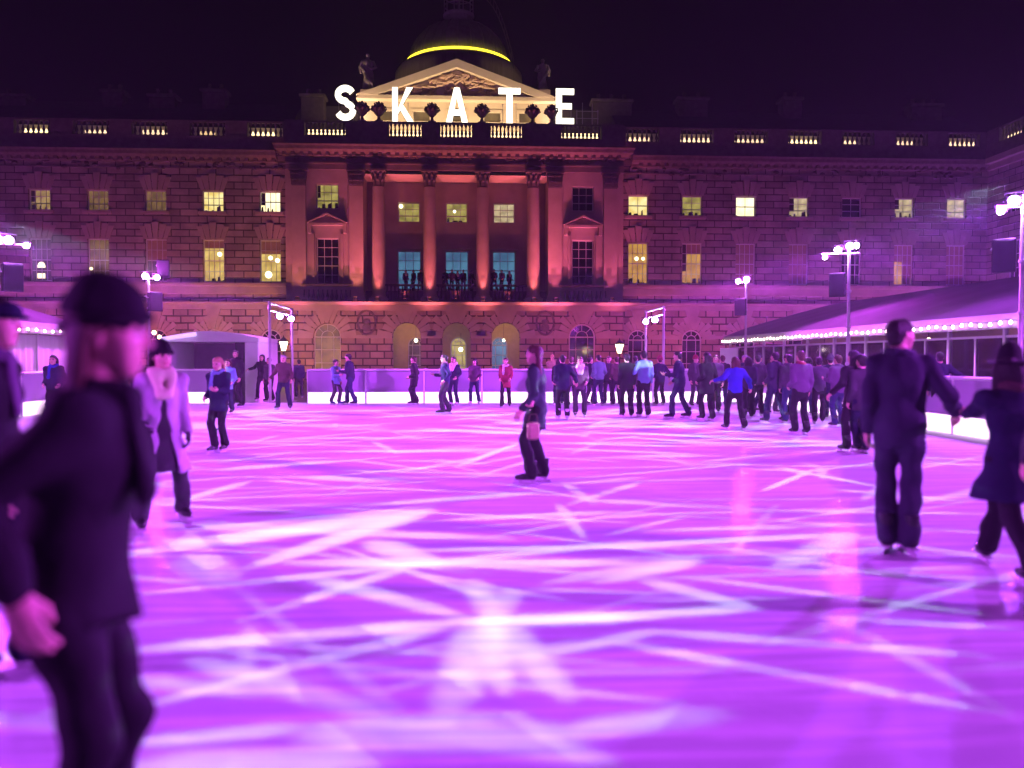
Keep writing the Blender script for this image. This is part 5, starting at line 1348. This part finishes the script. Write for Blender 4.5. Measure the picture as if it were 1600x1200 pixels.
def person(label, feet, yh, rz, top='navy', legs='black', head='short', hair='dark', hat=None, hem=.0, flare=0, scarf=None, hands=('d', 'd'), lean=.03, side=0.0, hy=0, hp=0, skin='fair',
           boots='black', near=False, crouch=0.0, gloves=None, lifts=(0, 0), z0=0.0, group='skaters on the ice', open_=False, skirt=None, backpack=None, H=None, toe=8, girth=1.0, twist=0):
    """feet: two photo pixels where the skates stand; yh: photo row of the top of the head; rz: heading, 0 = away from the viewer, 90 = to the left"""
    if group.startswith('skaters') and feet[0][0] > 490: feet = [(x, max(y, 632.5)) for x, y in feet]
    g = [ground(x, y, z0) for x, y in feet]; c = (g[0] + g[1]) / 2
    for i in (0, 1):   # keep the stance within reach
        dy = float(np.clip(g[i][1] - c[1], -.36 if near else -.13, .36 if near else .13)); k_ = (c[1] + dy) / g[i][1]; g[i] = np.array([g[i][0] * k_, c[1] + dy, z0])
    c = (g[0] + g[1]) / 2
    root = thing('person', label, 'person', c, R(rz), group)
    zt = atY(feet[0][0], yh, c[1])[2] - z0
    Hh = H or min(1.92, max(1.2, (zt - .06 - (.015 if head in ('short', 'long', 'pony', 'bob') else .03)) / (1 - .02 * crouch) + crouch * .8))
    S = Hh / 1.75; hv = .012 if near else .021
    girth *= 1 if near else 1.13
    inv = np.array(Matrix.Rotation(-R(rz), 3, 'Z'))
    loc = lambda p: inv @ (np.array(p) - c)
    fl = [loc(p) for p in g]
    if fl[0][0] > fl[1][0]: fl = fl[::-1]; lifts = lifts[::-1]
    ank = []
    for f, l in zip(fl, lifts): ank.append(np.array([f[0], f[1] - .03, .16 + l]))
    L1, L2 = .435 * S, .40 * S
    hipx = .085 * S
    w0 = .5 if lifts[0] == lifts[1] else (.82 if lifts[1] > lifts[0] else .18)
    px_, py_ = (fl[0][0] * w0 + fl[1][0] * (1 - w0)) * .9, (fl[0][1] * w0 + fl[1][1] * (1 - w0)) * .85 - .02
    zp = min(a[2] + math.sqrt(max(.04, (L1 + L2) ** 2 * .985 - (a[0] - px_ - q * hipx) ** 2 - (a[1] - py_) ** 2)) for a, q in zip(ank, (-1, 1)))
    zp = min(zp, .06 + .92 * S) - crouch
    pel = np.array([px_, py_, zp]); up = np.array([side, lean, 1.0]); up /= np.linalg.norm(up)
    chest = pel + up * .36 * S; nb = pel + up * .52 * S; hc = nb + up * .05 + np.array([0, .02 * S, .115 * S]) * 1.0
    hips = [pel + np.array([q * hipx, 0, -.01]) for q in (-1, 1)]
    tw = R(twist); shv = np.array([math.cos(tw), math.sin(tw), 0])
    shs = [pel + up * .465 * S + shv * q * .175 * S * (1 if top != 'x' else 1) for q in (-1, 1)]
    knees = []
    for i in range(2): k, ank[i] = ik(hips[i], ank[i], L1, L2, (0.1 * (-1, 1)[i], 1, 0)); knees.append(k)
    el, wr = [], []
    for i, q in enumerate((-1, 1)):
        t = hands[i]
        if isinstance(t, str):
            t = {'d': (q * .225, .06, -.51), 'o': (q * .42, .04, -.40), 'f': (q * .16, .30, -.26), 'w': (q * .52, .05, -.22), 'b': (q * .2, -.25, -.44), 'u': (q * .12, .28, .02), 'p': (q * .2, .13, -.40), 's': (q * .30, .2, -.44)}[t]
            t = pel + up * .465 * S + np.array(t) * S
        else: t = loc(t)
        e, ww = ik(shs[i], t, .285 * S, .255 * S, (q * .15, -.9, -.3)); el.append(e); wr.append(ww)
    # body (one mesh): head + hands + the rest, the rest mostly under clothes
    b = SDF()
    b.rc(pel, chest, .115 * S, .125 * S, (1, 1.35, 1), .04).rc(shs[0], shs[1], .05 * S, .05 * S, (1, 1, 1), .05).rc(chest, nb + np.array([0, .0, .06 * S]), .06 * S, .05 * S, (1, 1, 1), .04)
    for i in range(2):
        b.rc(hips[i], knees[i], .075 * S, .05 * S, (1, 1, 1), .03).rc(knees[i], ank[i], .05 * S, .036 * S, (1, 1, 1), .03)
        b.rc(shs[i], el[i], .043 * S, .036 * S, (1, 1, 1), .03).rc(el[i], wr[i], .034 * S, .024 * S, (1, 1, 1), .02)
    bv, bf = b.mesh(hv * 1.15)
    hm = rotm(R(hy), R(hp)); hvv, hff, hmm = HEAD_N if near else HEAD_F
    parts = [(bv, bf, 0), ((hvv * S ** .6) @ hm.T + hc, hff, hmm)]
    hvx, hfx = HAND_N if near else HAND_F
    for i, q in enumerate((-1, 1)):
        d = wr[i] - el[i]; d /= np.linalg.norm(d); zz = -d; yy = np.array([0, 1., .2]) - zz * (np.array([0, 1., .2]) @ zz); yy /= np.linalg.norm(yy); xx = np.cross(yy, zz)
        M = np.stack([xx, yy, zz], 1); v = hvx * S * np.array([q, 1, 1]); f = hfx if q > 0 else hfx[:, ::-1]
        parts.append((v @ M.T + wr[i], f, 4))
    body = link('body', to_mesh('body', parts, [SKIN[skin], M_EYE, M_LIP, HAIR[hair if hair in HAIR else 'dark'], K[gloves] if gloves else SKIN[skin]]), root)
    # clothes
    rg = np.random.RandomState(abs(hash(label)) % 9999 if False else sum(map(ord, label)) % 9999); ph = rg.rand(6) * 6.28
    def folds(P, a):
        return a * (np.sin(P[..., 2] * 31 + 5 * P[..., 0] + ph[0]) * np.sin(P[..., 0] * 17 + ph[1]) + .7 * np.sin(P[..., 2] * 19 - 23 * P[..., 1] + ph[2]) * np.sin(P[..., 0] * 9 + ph[3]) + .6 * np.sin(P[..., 0] * 37 + P[..., 1] * 29 + ph[4]))
    fa = .0075 if near else .0045
    class Cl(SDF):
        def __call__(s, P): return SDF.__call__(s, P) + folds(P, fa)
    tr = Cl(); G_ = S * girth
    tr.rc(pel + (0, 0, .06 * S), pel - (0, 0, .05 * S), .135 * G_, .14 * G_, (1, 1.3, 1), .04)
    for i in range(2): tr.rc(hips[i], knees[i], .09 * G_, .068 * S, (1, 1, 1), .025).rc(knees[i], ank[i] + (0, -.005, -.02), .072 * S, .08 * S, (1, 1, 1), .02)
    link('trousers' if not skirt else 'leggings', to_mesh('trousers', [(*tr.mesh(hv), 0)], [K[legs]]), root)
    ct = Cl(); hemz = pel[2] - .07 * S - hem * S
    ct.rc(pel + up * .02, chest, .142 * G_, .165 * G_, (1, 1.32, 1), .05).rc(chest, pel + up * .45 * S, .165 * G_, .12 * G_, (1, 1.35, 1), .05).rc(shs[0], shs[1], .066 * S, .066 * S, (1, 1, 1), .06)
    ct.rc(nb - up * .03, nb + (0, .005, .03 * S), .075 * S, .06 * S, (1, 1, 1), .03)
    bot = np.array([(knees[0][0] + knees[1][0]) / 2 * .5 + pel[0] * .5, (knees[0][1] + knees[1][1]) / 2 * .5 + pel[1] * .5, hemz - .06])
    ct.rc(pel + (0, 0, .03), bot, .15 * G_, .15 * G_ + flare, (1, 1.2, 1), .06)
    for i in range(2): ct.rc(shs[i], el[i], .069 * G_, .056 * G_, (1, 1, 1), .025).rc(el[i], wr[i] + (el[i] - wr[i]) * .06, .055 * G_, .045 * G_, (1, 1, 1), .02)
    ax = [pel[0], pel[1]]
    def hemcut(P):
        inn = np.maximum(np.abs(P[..., 0] - ax[0]) - .33 - flare, np.abs(P[..., 1] - ax[1]) - .30 - flare)
        return np.where((inn < 0) & ((P[..., 2] < hemz + .02)), hemz - P[..., 2] + .012 * np.sin(P[..., 0] * 20 + ph[5]), -1.0)
    # sleeves may hang below the hem line: cut only the body tube
    sk = Cl(); sk.p = [p for p in ct.p[:5]]
    slv = Cl(); slv.p = ct.p[5:]
    def coat(P):
        A = SDF.__call__(sk, P); A = np.maximum(A, hemz - P[..., 2] + .008 * np.sin(P[..., 0] * 22 + ph[5]))
        if open_:
            w_ = np.clip((pel[2] + .32 * S - P[..., 2]) * .16, 0, .13); A = np.maximum(A, np.where(P[..., 1] > pel[1], w_ - np.abs(P[..., 0] - pel[0]), -1))
        B = SDF.__call__(slv, P); h = np.clip(.5 + .5 * (A - B) / .03, 0, 1)
        return A + (B - A) * h - .03 * h * (1 - h) + folds(P, fa)
    lo, hi = ct.box(hv * 2.5); lo[2] = max(lo[2], min(hemz, wr[0][2] - .06, wr[1][2] - .06) - .05)
    link('coat' if hem > .15 else 'jacket', to_mesh('coat', [(*nets(coat, lo, hi, hv), 0)], [K[top]]), root)
    if open_ or skirt:
        d = Cl(); hz2 = hemz - (skirt or 0) * S
        d.rc(pel + up * .3 * S, pel, .13 * S, .13 * S, (1, 1.25, 1), .05).rc(pel, (bot[0], bot[1], hz2 - .05), .135 * S, .15 * S + flare * .5, (1, 1.2, 1), .05); d.cut(lambda P: hz2 - P[..., 2])
        link('skirt', to_mesh('skirt', [(*d.mesh(hv), 0)], [K[legs if not open_ else 'charcoal']]), root)
    M4 = Matrix(hm.tolist()).to_euler()
    def on_head(kind, m):
        o = link('hat' if kind in ('beanie', 'bobble', 'cap', 'brim', 'hood') else 'hair', top_mesh(kind, near, m), root, hc); o.rotation_euler = M4; s = S ** .6; o.scale = (s, s, s); return o
    on_head(head, HAIR[hair])
    if hat: on_head(hat[0], K[hat[1]])
    if scarf:
        s = Cl(); n = 9; big = .05 if scarf in ('fur', 'palefur') else .035
        for k in range(n):
            a0, a1 = 2 * math.pi * k / n, 2 * math.pi * (k + 1) / n
            P_ = lambda a: nb + np.array([.082 * S * math.cos(a), .068 * S * math.sin(a) + .005, .025 + .012 * math.sin(a * 2) - .03 * max(0, math.sin(a))])
            s.rc(P_(a0), P_(a1), big, big, (1, 1, 1), .02)
        if scarf in ('fur', 'palefur'):
            for q in (-1, 1): s.rc(nb + np.array([q * .06, .07, -.0]), nb + np.array([q * .03, .14, -.17]), .055, .042, (1, 1, 1), .03)
        elif scarf != 'suit': s.rc(nb + np.array([.05, .09, .0]), nb + np.array([.06, .13, -.24]), .035, .04, (1, 1.8, 1), .02)
        link('collar' if 'fur' in scarf or scarf == 'suit' else 'scarf', to_mesh('scarf', [(*s.mesh(hv), 0)], [K[scarf]]), root)
    for i, q in enumerate((-1, 1)):
        sk_ = link('ice_skate', BOOT[boots], root, (ank[i][0], ank[i][1] + .03, ank[i][2] - .16)); s = min(1.1, S)
        sk_.scale = (s, s, s); sk_.location.z = float(ank[i][2] - .16)
        sk_.rotation_euler = (R(-35) if lifts[i if True else 0] > .06 else 0, 0, R(-q * toe))
        link('blade', BLADE_ME, sk_)
    return root
# ------------------------------------------------------------------ the people
hold = atY(1499, 655, 6.2)
person('tall man in a dark suit seen from behind, holding hands with a woman', [(1386, 862), (1420, 866)], 491, -22, 'suit', 'suit', 'short', 'dark', hem=.09, scarf='suit', hands=('d', hold + np.array([-.03, .0, .06])),
       hy=-52, lean=.02, near=True, boots='black', girth=1.12, toe=-18)
person('woman in a brimmed hat and flared dark coat at the right edge', [(1538, 874), (1614, 925)], 524, -8, 'navy', 'black', 'bob', 'dark', ('brim', 'black'), hem=.24, flare=.13, scarf='brown',
       hands=(hold + np.array([-.015, 0, -.005]), 'd'), near=True, hy=-30, girth=1.05, lifts=(0, 0), boots='black')
person('dark-coated figure with fringed hem cut off by the right edge', [(1648, 952), (1686, 965)], 500, -12, 'charcoal', 'black', 'long', 'dark', hem=.2, flare=.06, hands=('d', 'd'), near=True)
person('person in a black beanie and black jacket passing close to the viewer at the left', [(160, 1400), (95, 1480)], 444, -84, 'black', 'black', 'bob', 'brown', ('beanie', 'black'), hem=.05, scarf='black',
       hands=('b', atY(22, 930, 1.98)), near=True, lean=.17, hy=2, hp=-4, boots='black', H=1.64, girth=1.15)
person('man in a dark flat cap and black jacket cut off by the left edge', [(52, 1048), (-60, 1062)], 450, -80, 'black', 'navy', 'short', 'dark', ('cap', 'navy'), hem=.06, scarf='mauve', hands=('p', 'd'), near=True, hy=4, boots='black')
person('skater in an open pale lilac coat with a yellowish fur collar and dark hat', [(222, 832), (287, 814)], 530, -150, 'lilac', 'charcoal', 'bob', 'dark', ('beanie', 'black'), hem=.34, flare=.11, scarf='fur', hands=('d', 'p'),
       near=True, hy=14, open_=True, lean=.04, gloves='charcoal', boots='black')
person('blond woman with a light blue shawl behind the skater in the lilac coat', [(334, 708), (350, 706)], 556, 165, 'navy', 'black', 'bob', 'blond', hem=.12, scarf='sky', hands=('f', 'p'), hp=-12, boots='black')
person('woman in a pale blue puffer walking just behind the blond woman', [(352, 648), (362, 646)], 560, 170, 'sky', 'navy', 'bob', 'brown', hem=.1, hands=('p', 'p'))
person('young man in a long black coat before the white portal', [(362, 636), (377, 637)], 545, 150, 'black', 'black', 'short', 'dark', hem=.2, hands=('d', 'o'), hy=25, boots='black')
person('hooded figure in black with arms held out, right of the white portal', [(402, 627), (418, 625)], 553, 175, 'black', 'black', 'short', 'dark', ('hood', 'black'), hands=('d', 'w'))
person('dark figure half hidden beside the man in the brown jacket', [(416, 628), (426, 628)], 558, 160, 'charcoal', 'black', 'short', 'dark', hands=('p', 'd'))
person('bald man in a brown jacket standing with legs apart near the gap', [(434, 640), (453, 640)], 553, 180, 'brown', 'navy', 'short', 'grey', hands=('s', 'o'), crouch=.03, toe=18)
person('dark figure leaving through the gap left of the end barrier panel', [(463, 622), (472, 622)], 561, 20, 'navy', 'black', 'short', 'dark', z0=0)
person('woman in black standing before the left barrier light strip', [(209, 652), (222, 650)], 556, 185, 'black', 'black', 'long', 'dark', hands=('p', 'p'), scarf='plum')
person('person with a dark fringe and blue scarf in front of the curtained marquee', [(78, 664), (92, 664)], 553, 185, 'navy', 'black', 'bob', 'dark', scarf='blue', hands=('p', 'p'))
person('child in a light blue jacket skating by the barrier', [(519, 631), (531, 632)], 561, -120, 'sky', 'charcoal', 'short', 'dark', hands=('d', 'f'), hem=.1, boots='blue')
person('teen in a dark jacket and jeans bending over the child in light blue', [(541, 632), (554, 633)], 551, 75, 'navy', 'jean', 'short', 'dark', hands=('f', 'd'), lean=.12, boots='black')
person('slim skater in a long black coat gliding alone by the barrier', [(644, 627), (650, 626)], 556, 80, 'black', 'black', 'short', 'brown', hem=.22, hands=('p', 'p'))
person('girl in a blue jacket over a pale lilac skirt skating to the left', [(690, 648), (700, 646)], 553, 95, 'jean', 'charcoal', 'short', 'dark', scarf='plum', hands=('o', 'f'), skirt=.14)
person('companion in navy close behind the girl with the pale skirt', [(704, 634), (714, 634)], 556, 150, 'navy', 'navy', 'short', 'dark', scarf='palefur', hands=('p', 'd'), boots='white')
person('skater in a plum jacket and jeans with feet apart before the barrier', [(735, 628), (748, 628)], 560, 165, 'plum', 'jean', 'bob', 'dark', hands=('p', 'p'), boots='white')
person('woman in a dark red coat with a white scarf by the barrier', [(784, 637), (796, 636)], 558, 170, 'red', 'black', 'short', 'brown', hem=.2, flare=.03, scarf='white', hands=('p', 'p'), boots='black')
wm = person('long-haired woman in a dark green coat gliding left, centre of the ice', [(826, 757), (846, 752)], 536, 72, 'green', 'black', 'long', 'brown', hem=.2, flare=.04, hands=(atY(816, 640, 9.7), atY(826, 648, 9.6)), hy=10, near=True, boots='black')
person('person in pale pink watching from beyond the barrier, right of the centre skater', [(858, 620), (868, 620)], 553, 180, 'tan', 'brown', 'short', 'blond', hands=('p', 'p'), group='people standing beyond the barrier')
person('broad man in navy seen from behind with white skates', [(872, 655), (886, 656)], 553, 10, 'navy', 'black', 'short', 'dark', hands=('p', 'o'), boots='white', hem=.08, girth=1.08)
person('woman in a plum jacket with a pale fur collar', [(899, 651), (913, 651)], 556, 175, 'plum', 'charcoal', 'short', 'brown', scarf='palefur', hands=('p', 'p'), hem=.1)
person('skater in a grey-teal puffer jacket turned away', [(929, 634), (941, 634)], 553, 15, 'teal', 'navy', 'short', 'dark', hands=('p', 'p'), girth=1.1)
person('skater in a brown jacket below the right street lantern', [(958, 634), (968, 634)], 556, 10, 'brown', 'black', 'short', 'brown', hands=('p', 'd'))
person('skater in black standing left of the one in the pale blue top', [(972, 652), (986, 652)], 551, 5, 'black', 'black', 'short', 'dark', hands=('d', 'd'), hem=.06)
person('skater in a pale blue top and dark trousers seen from behind', [(999, 651), (1012, 652)], 546, 10, 'sky', 'black', 'beanie' if False else 'short', 'dark', hands=('o', 'd'), boots='black')
person('man in a navy jacket striding left with one leg trailing', [(1048, 656), (1074, 652)], 546, 65, 'navy', 'navy', 'short', 'dark', hands=('f', 's'), hem=.08, lean=.1)
person('woman with long dark hair in a long black coat', [(1096, 657), (1112, 658)], 549, 20, 'black', 'black', 'long', 'dark', hem=.22, flare=.05, hands=('p', 'p'))
person('companion with a pink face beside the long-haired woman in black', [(1113, 645), (1122, 645)], 553, 160, 'mauve', 'black', 'short', 'brown', hands=('d', 'd'))
person('skater in a bright blue jacket with arms held out and legs apart', [(1134, 671), (1162, 673)], 556, 5, 'blue', 'black', 'bob', 'brown', hands=('w', 'o'), toe=14)
person('person with a pale hood behind the skater in bright blue', [(1158, 646), (1168, 647)], 553, 185, 'navy', 'black', 'short', 'grey', hands=('p', 'p'))
person('dark skater right behind the bright blue jacket', [(1176, 651), (1190, 650)], 553, 0, 'charcoal', 'black', 'short', 'dark', hands=('o', 'd'))
person('tall dark skater with knees bent in the middle of the right crowd', [(1196, 661), (1224, 660)], 548, 20, 'suit', 'navy', 'short', 'dark', hands=('p', 'p'), hem=.06, girth=1.1)
person('dark skater squeezed between the crowd and the grey jacket', [(1224, 652), (1234, 652)], 552, 190, 'plum', 'black', 'short', 'dark', hands=('p', 'p'))
person('skater in a mauve-grey jacket with a red collar and black trousers', [(1241, 679), (1259, 680)], 546, 5, 'mauve', 'black', 'short', 'brown', scarf='red', hands=('p', 'd'))
person('stooping skater in a grey jacket right of the red collar', [(1273, 662), (1285, 661)], 556, -20, 'grey', 'black', 'short', 'dark', hands=('f', 'o'), lean=.2, hem=.05)
person('woman with long dark hair and a short coat over a grey skirt', [(1321, 711), (1343, 700)], 545, 12, 'black', 'black', 'long', 'dark', hem=.12, skirt=.14, flare=.03, hands=('o', 'd'), boots='black')
person('dark-coated companion between the long-haired woman and the suited man', [(1338, 706), (1352, 708)], 552, 5, 'charcoal', 'navy', 'short', 'dark', hands=('d', 'd'), hem=.14)
person('skater in black reaching an arm out to the right, half hidden by the suited man', [(1462, 672), (1472, 676)], 548, -20, 'navy', 'black', 'short', 'dark', hands=('d', 'w'), lean=.05)
extra = [(872, 'black', 'long', 560, 632), (892, 'charcoal', 'short', 556, 637), (921, 'navy', 'short', 557, 631), (950, 'charcoal', 'bob', 556, 630), (992, 'plum', 'short', 555, 632), (1030, 'navy', 'short', 556, 634), (1086, 'charcoal', 'short', 555, 636),
         (1128, 'black', 'short', 554, 640), (1168, 'suit', 'bob', 556, 655), (1184, 'plum', 'short', 552, 644), (1206, 'black', 'long', 556, 647), (1232, 'charcoal', 'short', 553, 662), (1262, 'plum', 'bob', 557, 650), (1296, 'navy', 'short', 554, 655), (1308, 'mauve', 'short', 553, 668)]
DESC = ['long-haired skater in black behind the broad man in navy', 'charcoal-clad skater between the broad man and the fur-collared woman', 'navy-clad skater left of the grey-teal puffer jacket', 'bob-haired skater in charcoal left of the brown jacket',
        'plum-clad skater behind the pale blue top', 'navy-clad skater in a beanie just right of the pale blue top', 'charcoal-clad skater in a beanie between the striding man and the long black coat', 'skater in black just left of the bright blue jacket', 'bob-haired skater in dark blue right beside the bright blue jacket',
        'plum-clad skater in a beanie deep in the right crowd', 'long-haired skater in black deep in the right crowd', 'charcoal-clad skater just left of the red-collared one', 'bob-haired plum-clad skater just right of the red-collared one', 'navy-clad skater in a beanie left of the woman in a short coat', 'mauve-clad skater close by the shoulder of the woman in a short coat']
for i, ((px, tp, hd, yh, yf), d_) in enumerate(zip(extra, DESC)):
    person(d_, [(px - 5, yf), (px + 6, yf - 1)], yh, rnd.choice((0, 15, -20, 170, 190, 60, -70)), tp, rnd.choice(('black', 'navy', 'jean', 'charcoal')), hd, rnd.choice(('dark', 'brown')), ('beanie', rnd.choice(('black', 'red', 'grey'))) if 'beanie' in d_ else None,
           hem=rnd.choice((0, .06, .16, .2)), scarf=rnd.choice((None, None, 'grey', 'plum')), hands=(rnd.choice('dpof'), rnd.choice('dpo')), girth=rnd.uniform(.98, 1.12))
# bag held by the woman in the middle
c = atY(833, 672, 9.45); t = thing('handbag', 'small beige bag held by the long-haired woman in dark green', 'bag', (c[0], c[1], c[2] - .11), R(20))
MB().bbox((-.07, -.04, 0), (.07, .04, .2), .02).build('pouch', K['tan'], t, smooth=True)
MB().tube([(-.06, 0, .2), (-.04, 0, .29), (.04, 0, .29), (.06, 0, .2)], .008, 6).build('handle', K['brown'], t)
# spectators on the loggia balcony, dark against the blue windows
bz = zSill + 1.1
def spectator(src, px, lab):
    r = copy_tree(src); p = atY(px, 430, FY + .75 + rnd.random() * .7); r.location = (p[0], p[1], bz); r.rotation_euler = (0, 0, R(180 + rnd.uniform(-50, 50))); r['label'] = lab; r['group'] = 'people on the palace balcony'
    for ch in list(r.children):
        if ch.name.startswith('ice_skate'):
            for b_ in list(ch.children): bpy.data.objects.remove(b_)
            bpy.data.objects.remove(ch)
PEOPLE = {o['label']: o for o in bpy.data.objects if o.get('category') == 'person'}
srcs = [o for l, o in PEOPLE.items() if l.startswith(('dark skater right', 'skater in black standing', 'tall dark skater', 'companion in navy', 'dark skater squeezed'))]
for i, px in enumerate((634, 646, 657, 696, 706, 715, 724, 737, 772, 784, 796)):
    spectator(srcs[i % len(srcs)], px, 'dark silhouette standing on the palace balcony before the ' + ('left' if px < 680 else 'middle' if px < 750 else 'right') + ' blue window')
# ------------------------------------------------------------------ thin haze added for the glow round the lamps, in place of lens flare
hm_ = bpy.data.materials.new('flare_haze'); hm_.use_nodes = True
nt = hm_.node_tree; nt.nodes.remove(nt.nodes['Principled BSDF'])
pv_ = nt.nodes.new('ShaderNodeVolumePrincipled'); pv_.inputs['Color'].default_value = (.85, .82, .95, 1); pv_.inputs['Density'].default_value = 0.0011; pv_.inputs['Anisotropy'].default_value = 0.35
nt.links.new(pv_.outputs[0], nt.nodes['Material Output'].inputs['Volume'])
tag(MB().box((-405, -305, -1.2), (405, 505, 46)).build('haze', hm_), kind='stuff')
